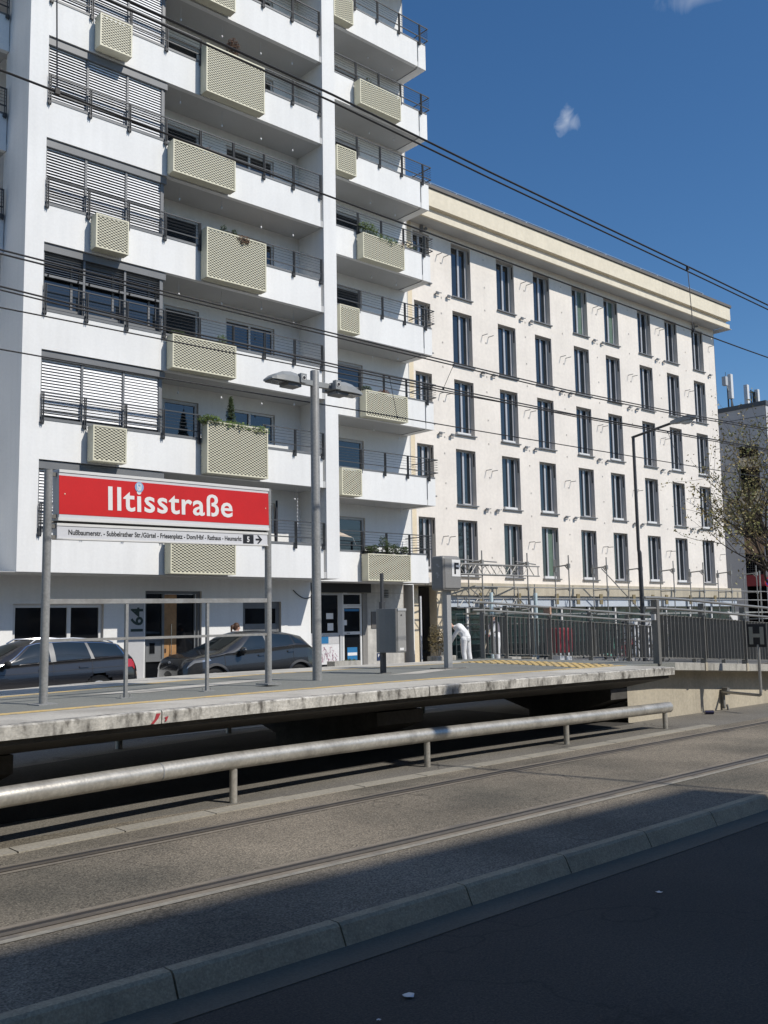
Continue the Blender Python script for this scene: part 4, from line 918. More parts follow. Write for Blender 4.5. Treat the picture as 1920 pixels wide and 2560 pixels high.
# furniture glimpsed on balconies
ch = thing('balcony_table', 'small brown folding table behind the railing right of a tall planter box', 'table', (16.45, YF+.5, B(3)+.2))
put(MB().box(16.15, 16.65, YF+.35, YF+.75, B(3)+1.18, B(3)+1.22), 'tabletop', WOOD, ch)
for dx, dy in ((.03, .03), (.47, .03), (.03, .37), (.47, .37)): put(MB().bar((16.15+dx, YF+.35+dy, B(3)+.2), (16.15+.5-dx, YF+.35+dy, B(3)+1.18), .03, .03), 'leg', WOOD, ch)
um = thing('closed_parasol', 'dark closed parasol leaning on the balcony right of the red sign', 'parasol', (16.8, YF+.6, B(0)+.2))
put(MB().tube([(16.75, YF+.55, B(0)+.9), (16.78, YF+.6, B(0)+1.6), (16.85, YF+.65, B(0)+2.35)], [.045, .06, .03], 8), 'cloth', MAT('dark_navy_cloth', (.02, .022, .03), .8), um, True)
put(MB().tube([(16.72, YF+.5, B(0)+.2), (16.75, YF+.55, B(0)+.9)], .02, 6), 'pole', LGREY, um)
aw = thing('sun_sail', 'cream sun sail stretched low on the first balcony over the shop', 'sun sail', (19.9, YR+.7, B(0)+1.6))
put(MB().add([(19.1, YR+.3, B(0)+1.55), (20.75, YR+.35, B(0)+1.50), (20.0, YR+1.2, B(0)+2.02), (19.1, YR+1.2, B(0)+2.05)], [(0, 1, 2, 3)]), 'cloth', MAT('cream_cloth', (.50, .43, .36), .9, big=(2, .06), bump=(20, .3)), aw)
put(MB().tube([(20.75, YR+.35, B(0)+1.50), (20.77, YR+.2, B(0)+1.2)], .006, 5).tube([(20.0, YR+1.2, B(0)+2.02), (20.1, YWR, B(0)+2.2)], .006, 5), 'cord', LGREY, aw)
# ------------------------------------------------------------------ cream building with a scaffolded ground floor
bB = thing('office_block', 'cream rendered five storey block with tall narrow windows and a deep cornice', 'building', (37, 26.5, 0))
YB = 26.5; XE = 48.55
CX = [27.68, 30.46, 32.93, 35.74, 38.235, 41.09, 43.58, 46.19]
WW, WH = 1.15, 2.25
ZT = [5.72+2.866*i for i in range(5)]           # window head heights, lowest first
holes = [(c, c+WW, zt-WH, zt) for c in CX for zt in ZT]+[(25.52, 26.42, zt-2.0, zt) for zt in ZT]
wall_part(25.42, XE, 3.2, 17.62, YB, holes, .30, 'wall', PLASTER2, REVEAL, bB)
put(MB().wall(24.5, 25.42, 0, 17.62, YB, [], .27).quad((24.5, YB, 17.6), (25.42, YB, 17.6), (25.42, YB+.3, 17.6), (24.5, YB+.3, 17.6)), 'corner_wall', BEIGE, bB)
put(MB().box(XE-.02, XE, YB, 40, 0, 17.6).box(24.6, XE, 39.9, 40, 0, 17.6).box(24.6, XE-.03, YB+.28, 39, 17.4, 17.55), 'side_wall', PLASTER2, bB)
put(MB().box(26.3, 27.0, YB-.1, YB+.3, 0, 3.05), 'corner_pillar', BEIGE, bB)
# cornice: soffit, small strip, recessed groove, tall fascia, cap
put(MB().box(24.6, 48.45+.0, 25.75, YB, 17.50, 17.52).box(XE, 49.2, 25.75, 38, 17.50, 17.52), 'cornice_soffit', SOFFIT, bB)
put(MB().box(24.6, 48.9, 25.70, 25.80, 17.47, 17.70), 'cornice_strip', CORNICE, bB)
put(MB().box(24.6, 48.8, 25.86, 25.95, 17.70, 17.96), 'cornice_groove', REVEAL, bB)
put(MB().box(24.6, 48.95, 25.66, 26.1, 17.93, 18.63).box(48.7, 48.96, 26.1, 38, 17.93, 18.63), 'fascia', CORNICE, bB)
put(MB().box(24.6, 49.02, 25.60, 26.2, 18.66, 18.80).box(24.6, 49.0, 25.63, 26.2, 18.63, 18.66), 'roof_cap', MAT('brown_roof_cap', (.14, .125, .11), .6, bump=None), bB)
mb = MB(); x = 26.0
RB = MAT('bluish_roof_rail', (.22, .32, .46), .5, metal=.2, bump=None)
mb.tube([(25, 25.9, 19.04), (46.6, 25.9, 19.04)], .026, 6)
while x < 46.8: mb.tube([(x, 25.9, 19.04), (x-.12, 25.9, 18.78)], .024, 6); x += 1.47
put(mb, 'roof_railing', RB, bB)
# windows: one prototype, shared by copies
def wproto(w, h, pane_mat):
    x, z, y = 0., 0., YB+.225; X0 = bB.location.x; o = None
    f = MB().ring(x, x+w, z, z+h, y, y+.07, .06); f.box(x+w*.5, x+w*.5+.10, y-.012, y+.06, z+.06, z+h-.06); f.box(x+w*.5+.10, x+w-.06, y-.006, y+.06, z+.05, z+.10); f.box(x+w-.125, x+w-.06, y-.006, y+.06, z+.1, z+h-.06)
    mbv = [(v[0], v[1]-YB, v[2]) for v in f.v]; f.v = mbv
    me = bpy.data.meshes.new('window'); me.from_pydata(f.v, [], f.f); me.materials.append(LGREYB)
    o = bpy.data.objects.new('window', me)
    def sub(name, mb, mt):
        m2 = bpy.data.meshes.new(name); m2.from_pydata([(v[0], v[1]-YB, v[2]) for v in mb.v], [], mb.f); m2.materials.append(mt)
        c = bpy.data.objects.new(name, m2); c.parent = o; return c
    kids = [sub('pane', MB().quad((x+.05, y+.035, z+.05), (x+w*.5+.02, y+.035, z+.05), (x+w*.5+.02, y+.035, z+h-.05), (x+.05, y+.035, z+h-.05)), GLASS),
            sub('pane', MB().quad((x+w*.5+.08, y+.030, z+.05), (x+w-.05, y+.030, z+.05), (x+w-.05, y+.030, z+h-.05), (x+w*.5+.08, y+.030, z+h-.05)), pane_mat),
            sub('sill', MB().box(x-.03, x+w+.05, YB-.09, YB+.225, z-.05, z-.004), MGREY),
            sub('foot_cushion', MB().box(x+.20, x+w*.86, YB+.06, YB+.22, z, z+.11), PVC),
            sub('shutter_guide', MB().box(x+w-.012, x+w+.001, YB+.08, YB+.13, z+h-.62, z+h-.08), BLACK)]
    return o, kids
LGREYB = MAT('silver_window_frame', (.50, .50, .51), .4, metal=.2, big=(2, .05), bump=None)
W1 = wproto(WW, WH, GLASS); W2 = wproto(WW, WH, CURT)
def place(proto, x, z, cushion=True):
    o, kids = proto; c = o.copy(); COL.objects.link(c); c.parent = bB; c.location = (x-bB.location.x, 0, z)
    for k in kids:
        if k.name.startswith('foot') and not cushion: continue
        d = k.copy(); COL.objects.link(d); d.parent = c
    return c
q = random.Random(5)
for ci, c in enumerate(CX):
    for zi, zt in enumerate(ZT):
        place(W2 if (ci, zi) in ((3, 4), (2, 0), (4, 4)) else W1, c, zt-WH, zi < 3 and (ci+zi) % 3 != 1)
W3 = wproto(.90, 2.0, GLASS)
for zt in ZT: place(W3, 25.52, zt-2.0, False)
# projecting rods left in the facade (their shadows draw the little hooks), clamps and plugs
ROD = MAT('steel_rod', (.26, .26, .255), .5, metal=.3, bump=None)
def shared(name, mb, mt):
    me = bpy.data.meshes.new(name); me.from_pydata(mb.v, [], mb.f); me.materials.append(mt); return me
rodm = shared('facade_rod', MB().tube([(0, .02, 0), (0, -.30, 0)], .018, 6), ROD)
clm = shared('scaffold_anchor', MB().tube([(0, .02, 0), (0, -.14, 0)], .03, 6).box(-.05, .09, -.14, -.08, -.05, .06).tube([(.05, -.11, .02), (.24, -.12, .05)], .02, 6), MGREY)
plm = shared('anchor_plug', MB().box(-.028, .028, -.022, .001, -.028, .028), REVEAL)
def inst(me, x, z):
    o = bpy.data.objects.new(me.name.split('.')[0], me); COL.objects.link(o); o.parent = bB; o.location = (x-bB.location.x, 0, z)
mids = [26.42+.62]+[(a+WW+b)/2 for a, b in zip(CX, CX[1:])]+[47.95]
for zi in range(5):
    z = ZT[zi]
    for mi, x in enumerate(mids):
        if (mi+zi) % 2 == 0:
            wide = .14 if (mi % 2 == 0) == (zi % 2 == 0) else .3
            for dx in ((-.19, .19) if mi < 8 else (0,)): inst(rodm, x+dx, z-.72)
            inst(plm, x+.02, z-1.0)
            if zi:
                for dx in ((-.33, .33) if mi < 8 else (-.2,)): inst(clm, x+dx, z-WH-.12)
        else: inst(plm, x, z-.25); inst(plm, x+.03, z-1.45)
        if zi: inst(plm, x+.02, z-2.45)
# camera boxes on the wall top
for x in (25.9, 46.3):
    put(MB().box(x, x+.10, YB-.12, YB, 17.18, 17.45).box(x+.1, x+.2, YB-.25, YB-.13, 17.25, 17.33), 'wall_camera', MGREY, bB)
# ground floor: concrete band, pale fascia, glazing
put(MB().box(26.9, 49.4, YB-.30, YB+.02, 2.70, 3.195), 'concrete_band', CONCB, bB)
put(MB().box(26.9, 49.2, YB-.12, YB+.05, 2.25, 2.69), 'shop_fascia', FASC, bB)
for i, x in enumerate((28.6, 30.9, 33.4, 34.9, 36.6, 39.2, 40.8, 42.0, 44.2, 46.6)):
    put(MB().box(x-.10, x+.11, YB-.34, YB-.29, 2.34, 2.80), 'board', TAN, bB)
put(MB().box(26.9, 49.2, YB+.02, YB+.05, .0, 2.25), 'shop_glass', NET, bB)
for x in (28.0, 30.0, 32.0, 34.0, 36.0, 38.0, 40.2, 42.3, 44.5, 46.6, 48.8):
    put(MB().box(x, x+.10, YB-.06, YB+.02, .0, 2.25), 'shop_post', PVC, bB)

# ------------------------------------------------------------------ scaffold
sc = thing('scaffold', 'steel tube scaffold with lattice girders along the cream block ground floor', 'scaffold', (30, 25, 0))
YO, YI = 24.6, 25.33
xs_ = [26.95+2.64*i for i in range(10)]
for i, x in enumerate(xs_):
    put(MB().tube([(x, YO, 0), (x, YO, 4.33)], .026, 8), 'standard', SCAF, sc)
    put(MB().tube([(x+.02, YI, 0), (x+.02, YI, 4.05 if i > 2 else 4.2)], .026, 8), 'standard', SCAF, sc)
    b = MB(); b.tube([(x, YO, 3.93), (x+.02, YI, 3.88)], .028, 8); b.tube([(x+.01, YO+.02, 3.72), (x+.01, YO+.22, 3.92)], .02, 6); b.box(x-.05, x+.05, YO-.05, YO+.07, 3.80, 3.98); b.box(x-.04, x+.06, YI-.06, YI+.05, 3.66, 3.90)
    put(b, 'bracket', SCAF, sc)
    b = MB(); b.tube([(x, YO, 2.93), (x, YI, 2.93)], .022, 6); b.box(x-.045, x+.045, YO-.045, YO+.045, 2.86, 3.0); put(b, 'transom', SCAF, sc)
for (y, z, a, b) in ((YO, 2.97, 26.5, 51.2), (YO, 2.52, 29, 51.2), (YI, 2.55, 26.5, 51), (YI, 1.55, 26.5, 51)):
    put(MB().tube([(a, y, z), (b, y, z)], .022, 8), 'ledger', SCAF, sc)
def girder(x0, x1, y, z0, z1):
    mb = MB(); mb.tube([(x0, y, z0), (x1, y, z0)], .026, 8); mb.tube([(x0, y, z1), (x1, y, z1)], .026, 8)
    x = x0+.08; mb.tube([(x0+.05, y, z0), (x0+.05, y, z1)], .02, 6); mb.tube([(x1-.08, y, z0), (x1-.08, y, z1)], .02, 6)
    while x+.7 < x1:
        mb.tube([(x, y, z0), (x+.35, y, z1)], .017, 6); mb.tube([(x+.35, y, z1), (x+.7, y, z0)], .017, 6); x += .75
    put(mb, 'lattice_girder', SCAF, sc)
girder(25.4, 30.25, YO-.06, 3.42, 3.80); girder(25.3, 29.9, YI+.06, 3.46, 3.84); girder(26.3, 30.6, YI, 2.2, 2.55)
put(MB().tube([(25.4, YO-.06, 3.95), (28.6, YI, 3.98)], .026, 8).tube([(28.9, YO, 3.97), (31, YI, 3.95)], .026, 8), 'ledger', SCAF, sc)
for (x0, z0, x1, z1) in ((35.6, 3.9, 39.0, 1.7), (29.9, 2.6, 31.6, 1.2), (27.0, 3.0, 29.0, 1.8)): put(MB().tube([(x0, YI+.05, z0), (x1, YI+.05, z1)], .024, 8), 'brace', SCAF, sc)
mb = MB(); mb.tube([(28.9, YO-.05, 2.95), (29.0, YO-.05, 2.15), (29.1, YO-.05, 2.08), (29.55, YO-.05, 2.12), (29.62, YO-.05, 2.2), (29.55, YO-.05, 2.98)], .022, 6); put(mb, 'ladder_hoop', SCAF, sc)
put(MB().box(26.6, 29.6, YO+.0, YI, 1.93, 2.0).box(30, 34, YO, YI, 1.90, 1.96).box(34.2, 50, YO+.1, YI, 1.86, 1.93), 'deck_board', GALV, sc)
tubs = []
for x in (27.05, 29.65):
    put(MB().tube([(x+.25, YO-.1, 0), (x+.25, YO-.1, 2.75)], .075, 10), 'wrapped_standard', MAT('pale_plastic_wrap', (.55, .66, .68), .5, bump=(20, .3)), sc, True)
g = thing('scaffold_bay', 'free standing bay of pale scaffold tubes in front of the far grey building', 'scaffold', (51, 25, 0))
for (x, y) in ((49.0, 24.4), (49.4, 25.1), (50.4, 24.4), (51.6, 24.4), (51.9, 25.2), (53.4, 24.5)):
    put(MB().tube([(x, y, 0), (x, y, 4.1)], .04, 8), 'standard', GALV, g)
put(MB().box(49.0, 51.6, 24.36, 24.44, 3.68, 3.82).box(51.6, 54.5, 24.4, 24.46, 3.7, 3.76), 'head_rail', GALV, g)
for z in (2.95, 2.0): put(MB().tube([(48.6, 24.38, z), (55, 24.38, z)], .03, 8), 'ledger', GALV, g)

# ------------------------------------------------------------------ mesh site fence, one panel each
def fence_panel(x0, y0, x1, y1, label):
    t = thing('site_fence', label, 'fence', (x0, y0, 0), 'mesh fence panels in front of the cream block')
    a, b = Vector((x0, y0, 0)), Vector((x1, y1, 0)); d = b-a; zt = 1.95
    put(MB().tube([a+Vector((0, 0, .05)), a+Vector((0, 0, zt)), b+Vector((0, 0, zt)), b+Vector((0, 0, .05))], .02, 8), 'frame', MESHW, t)
    mb = MB(); n = 12
    for i in range(1, n): p = a+d*i/n; mb.tube([p+Vector((0, 0, .1)), p+Vector((0, 0, zt))], .004, 4)
    for i in range(1, 8): z = .1+.25*i; mb.tube([a+Vector((0, 0, z)), b+Vector((0, 0, z))], .005, 4)
    put(mb, 'wire_grid', MESHW, t)
    put(MB().box(x0-.1, x0+.12, y0-.3, y0+.3, 0, .12), 'foot_block', CONCD, t); return t
lab = ['left end, beside the white clad worker', 'second from the left, behind the standing worker', 'third from the left', 'fourth from the left', 'fifth, near the red sacks', 'sixth, right of the red sacks', 'seventh, behind the scooters', 'last on the right']
for i in range(8): fence_panel(25.2+2.5*i, 24.35, 27.65+2.5*i, 24.35, 'wire mesh site fence panel, '+lab[i])
# ------------------------------------------------------------------ far grey building with loggias
bD = thing('loggia_building', 'grey stuccoed building with stacked loggias and a red panel at the right edge', 'building', (54, 28, 0))
XD = 54.; loz = [(11.10, 11.80), (9.0, 10.50), (6.30, 7.80), (4.10, 5.36), (.3, 3.45)]
mb = MB(); ys0, ys1 = 27.05, 28.25; zs = [0]
for a, b in loz[::-1]: zs += [a, b]
zs.append(14.05)
mb.quad((XD, 26.45, 0), (XD, ys0, 0), (XD, ys0, 14.05), (XD, 26.45, 14.05)); mb.quad((XD, ys1, 0), (XD, 45, 0), (XD, 45, 14.05), (XD, ys1, 14.05))
mb.quad((XD, ys0, 11.8), (XD, ys1, 11.8), (XD, ys1, 14.05), (XD, ys0, 14.05))
mb.box(XD, 75, 26.44, 26.48, 0, 14.05); put(mb, 'wall', STUC, bD)
put(MB().quad((XD+1.2, ys0-.2, 0), (XD+1.2, ys1+.2, 0), (XD+1.2, ys1+.2, 12), (XD+1.2, ys0-.2, 12)).quad((XD, ys0, 0), (XD+1.2, ys0, 0), (XD+1.2, ys0, 12), (XD, ys0, 12)).quad((XD, ys1, 0), (XD+1.2, ys1, 0), (XD+1.2, ys1, 12), (XD, ys1, 12)), 'loggia_walls', GLASSD, bD)
for (a, b, mt, nm) in ((10.50, 11.10, BEIGE, 'balcony_panel'), (8.35, 9.0, BEIGE, 'balcony_panel'), (7.8, 8.35, SOFFIT, 'balcony_slab'), (5.36, 6.30, ORANGE, 'balcony_panel'), (3.45, 4.10, REDP, 'balcony_panel')):
    put(MB().box(XD-.02, XD+1.1, ys0, ys1, a, b), nm, mt, bD)
mb = MB()
for i in range(9): mb.box(XD-.005, XD+.005, ys0+.13*i, ys0+.13*i+.012, 4.1, 5.36)
for i in range(9): mb.box(XD-.004, XD+.004, ys0, ys1, 4.15+.13*i, 4.162+.13*i)
put(mb, 'grille', DGREY, bD)
put(MB().box(XD-.06, 75, 26.38, 45, 14.05, 14.32), 'roof_cap', MAT('slate_roof_edge', (.085, .10, .115), .6, bump=None), bD)
put(MB().box(XD-.01, XD, 26.45, 45, 13.42, 13.45), 'joint_line', DGREY, bD)
put(MB().box(XD+4.2, XD+8, 26.9, 29, 14.32, 15.25), 'roof_box', MAT('slate_box', (.10, .115, .125), .7, bump=None), bD)
put(MB().box(XD+.01, XD+.06, 29.0, 29.06, 9, 11).box(XD-.05, XD-.0, 29.72, 29.8, 0, 10.2), 'rain_pipe', DGREY, bD)
def antenna(x, y, w, h, zb, label):
    t = thing('cell_antenna', label, 'antenna', (x, y, 14.3), 'mobile phone antennas on the far roof')
    put(MB().box(x-w/2, x+w/2, y-.12, y+.12, zb, zb+h), 'panel', PVC, t, bevel=.03)
    put(MB().tube([(x, y+.2, 14.3), (x, y+.2, zb+h*.8)], .05, 8).tube([(x-.1, y-.05, 14.3), (x+.02, y, zb)], .05, 6).tube([(x+.14, y-.05, 14.3), (x+.02, y, zb)], .05, 6), 'mast', DGREY, t)
    bx_ = MB(); bx_.box(x-.75, x-.48, y-.1, y+.15, zb+.75, zb+1.3); bx_.tube([(x-.48, y, zb+1.1), (x, y+.1, zb+1.1)], .03, 6); bx_.tube([(x-.48, y, zb+.8), (x-.3, y, zb+.5), (x, y+.1, zb+.45)], .03, 6)
    put(bx_, 'radio_unit', LGREY, t); put(MB().tube([(x-.55, y, zb+1.3), (x-.55, y, zb+1.6)], .015, 5), 'rod', DGREY, t)
    return t
antenna(54.85, 29.0, .28, 1.55, 15.0, 'tall pale mobile phone antenna nearest the cream block')
t = thing('cell_antenna', 'pair of pale antenna panels back to back further along the far roof', 'antenna', (57.2, 29, 14.3), 'mobile phone antennas on the far roof')
put(MB().box(56.75, 57.0, 28.9, 29.15, 14.6, 16.2), 'panel', PVC, t, bevel=.02); put(MB().box(58.1, 58.35, 28.9, 29.15, 15.2, 16.1), 'panel', PVC, t, bevel=.02)
put(MB().tube([(57.0, 29.1, 15.8), (58.2, 29.1, 15.9)], .04, 6).tube([(57.6, 29.1, 14.3), (57.6, 29.1, 16.0)], .05, 6).box(57.85, 58.08, 28.95, 29.15, 15.2, 15.9), 'mast', DGREY, t)
fl = thing('roof_flue', 'thin metal flue pipe with a cowl on the far roof', 'flue', (59.2, 28, 15.2))
put(MB().tube([(58.0, 27.6, 15.2), (58.0, 27.6, 16.3)], .07, 10), 'pipe', GALV, fl, True); put(MB().tube([(58.0, 27.6, 16.3), (58.05, 27.6, 16.6)], [.12, .05], 10), 'cowl', GALV, fl, True)
mb = MB()
for dx in (0, .5): mb.tube([(55.6+dx, 29, 14.3), (55.6+dx, 29, 14.6), (55.75+dx, 29, 14.75), (56.0+dx, 29, 14.78), (56.2+dx, 29, 14.6), (56.2+dx, 29, 14.3)], .02, 6)
tag(put(mb, 'roof_ladder_hoops', LGREY, None, loc=(55.8, 29, 14.3)), 'two thin hoops of a roof ladder beside the tall antenna', 'ladder')

# ------------------------------------------------------------------ buildings behind the camera that throw the foreground shade
def opposite(name, x0, x1, h, label, c):
    t = thing(name, label, 'building', ((x0+x1)/2, -13, 0)); mt = MAT('render_'+str(int(x0)+99), c, .9, big=(.4, .06), streak=.1)
    hs_ = [(x0+1.2+2.6*i, x0+2.5+2.6*i, 1.2+3*k, 2.9+3*k) for i in range(int((x1-x0-2)/2.6)) for k in range(int(h/3)-1)]
    mb = MB(); mb.wall(x0, x1, 0, h, -11.8, hs_, .2); put(mb, 'wall', mt, t); put(MB().reveals(hs_, -11.8, -.2), 'window_reveals', REVEAL, t)
    put(MB().box(x0, x1, -22, -12.0, .1, h-.1), 'core', GLASSD, t); put(MB().box(x0, x1, -22, -11.7, h, h+.15), 'roof', DGREY, t)
opposite('opposite_building', -40, 15.0, 17.6, 'pale ochre apartment row across the street, behind the viewer', (.5, .42, .3))
opposite('opposite_building', 15.1, 60, 6.5, 'low light grey row across the street, behind the viewer to the right', (.45, .45, .44))

# ------------------------------------------------------------------ overhead lines
def ohl(name, label, wires, drops, r=.011):
    t = thing(name, label, 'overhead wire', tuple(wires[0][1][0]))
    for nm, pts, rr in wires: put(MB().tube(pts, rr, 6), nm, CABLE, t, True)
    for a, b in drops:
        p = put(MB().tube([a, b], .006, 5), 'dropper', CABLE, t, True)
        mb = MB()
        for c in (a, b): mb.box(c[0]-.018, c[0]+.018, c[1]-.016, c[1]+.016, c[2]-.022, c[2]+.022)
        put(mb, 'clamp', CABLE, p)
Y1 = 6.55; Y0 = 6.9
_v = lambda p: [(x*1.078, 1.7+(z-1.7)*1.078) for x, z in p]
_w = lambda p: [(x*1.0234, 1.7+(z-1.7)*1.0234) for x, z in p]
mA = [(-14, 6.75), (0, 6.50), (3.2, 6.445), (5.2, 6.425), (7.3, 6.35), (11.2, 6.25), (14, 6.17), (24, 6.0), (40, 6.1)]
mBc = [(-14, 5.6), (2.3, 5.535), (5, 5.475), (8.6, 5.443), (12.5, 5.41), (24, 5.40), (40, 5.5)]
mA, mBc = _v(mA), _w(mBc)
ohl('catenary', 'nearest overhead line, twin upper cables crossing high in front of the white building', [
    ('upper_cable', [(x, Y0, z+.027) for x, z in mA], .0112), ('upper_cable', [(x, Y0+.02, z-.032) for x, z in mA], .010), ('contact_wire', [(x, Y1, z) for x, z in mBc], .0085)],
    [((2.83, Y0, lerp(mA, 2.83)), (2.71, Y1, lerp(mBc, 2.71))), ((12.03, Y0, lerp(mA, 12.03)), (11.48, Y1, lerp(mBc, 11.48)))])
Y2, Y3 = 13.6, 14.6
mC = [(-10, 7.3), (4.8, 7.1), (7.5, 7.06), (11, 7.034), (18, 7.012), (23, 7.12), (28, 7.31), (45, 7.9)]
mD = [(-10, 7.2), (5.2, 6.92), (8, 6.83), (11.9, 6.80), (15.3, 6.80), (19.7, 6.82), (29.8, 7.03), (45, 7.5)]
mE = [(-10, 6.6), (5.2, 6.627), (8.1, 6.642), (11.9, 6.678), (14.5, 6.73), (45, 7.4)]
mF = [(-10, 5.95), (5.2, 5.955), (8, 5.945), (11.8, 5.97), (16.7, 5.988), (26.7, 6.058), (45, 6.3)]
ohl('catenary', 'middle overhead line of two close cables crossing below the nearest ones', [('upper_cable', [(x, Y2, z+.03) for x, z in mC], .014), ('upper_cable', [(x, Y2, z-.03) for x, z in mC], .014)],
    [((14.2, Y2, 7.0), (14.9, Y3, 6.80)), ((28.2, Y2, 7.3), (29.3, Y3-.3, 7.05))], .012)
ohl('catenary', 'far overhead line with a thin single contact wire over the far track', [('upper_cable', [(x, Y3, z+.025) for x, z in mD], .015), ('upper_cable', [(x, Y3, z-.03) for x, z in mD], .013), ('contact_wire', [(x, Y3, z) for x, z in mF], .012), ('feeder_cable', [(x, Y3+.05, z) for x, z in mE], .012)],
    [((13.3, Y3, 6.80), (13.5, Y3, 5.98)), ((23.9, Y3, 6.9), (24.5, Y3, 6.04))], .012)
am = thing('street_lamp', 'added unseen lamp mast whose long arm casts a thin shadow line on the track', 'street lamp', (12.9, -9.4, 0))  # unseen mast, added only so its arm throws the thin ground shadow
put(MB().tube([(12.9, -9.4, 0), (12.9, -9.4, 8.6)], [.11, .07], 14), 'mast', DGREY, am, True)
put(MB().tube([(12.9, -9.4, 8.4), (12.2, -4, 8.5), (11.0, 1.0, 8.2)], .03, 8), 'arm', DGREY, am, True)
put(MB().box(10.85, 11.1, .8, 1.2, 8.08, 8.25), 'lamp_head', LAMPM, am)

# ------------------------------------------------------------------ thin street lamp beyond the platform
sl_ = thing('street_lamp', 'slim dark street lamp with a long bent arm and flat head', 'street lamp', (29.5, 19.4, -.15))
put(MB().tube([(29.55, 19.4, -.15), (29.52, 19.4, 4.0), (29.47, 19.4, 4.1), (29.46, 19.4, 8.18)], [.085, .075, .06, .055], 14), 'pole', DGREY, sl_, True)
put(MB().tube([(29.46, 19.45, 8.15), (29.46, 17.75, 8.42)], .045, 10), 'arm', DGREY, sl_, True)
h = MB(); P = []
for y, w, lo, hi in ((17.85, .07, -.05, .05), (17.6, .13, -.06, .10), (17.1, .15, -.02, .15), (16.85, .08, .02, .10)):
    P += [(29.46-w, y, 8.42+lo), (29.46-w*.8, y, 8.42+hi), (29.46+w*.8, y, 8.42+hi), (29.46+w, y, 8.42+lo)]
h.add(P, [(i*4+j, i*4+(j+1) % 4, (i+1)*4+(j+1) % 4, (i+1)*4+j) for i in range(3) for j in range(4)]+[(0, 1, 2, 3), (15, 14, 13, 12)])
hh = put(h, 'lamp_head', LAMPM, sl_); put(MB().ball((29.46, 17.25, 8.36), (.11, .24, .09), 12, 6), 'diffuser', MAT('pale_diffuser', (.6, .6, .58), .3, bump=None), hh, True)
# no stopping sign just in the frame
ns = thing('traffic_sign', 'round red and blue no stopping sign cut by the right edge of the picture', 'sign', (42.1, 21, 0))
put(MB().tube([(42.1, 21, 0), (42.1, 21, 3.45)], .03, 8), 'pole', GALV, ns, True)
mb = MB(); mb.tube([(42.08, 20.95, 3.2), (42.06, 20.91, 3.2)], .24, 24); put(mb, 'red_disc', LAMPR, ns)
mb = MB(); mb.tube([(42.06, 20.91, 3.2), (42.056, 20.902, 3.2)], .19, 24); put(mb, 'blue_disc', MAT('sign_blue', (.02, .05, .35), .5, bump=None), ns)
put(MB().box(41.9, 42.35, 20.93, 20.96, 2.15, 2.75), 'extra_plate', WHITE, ns)

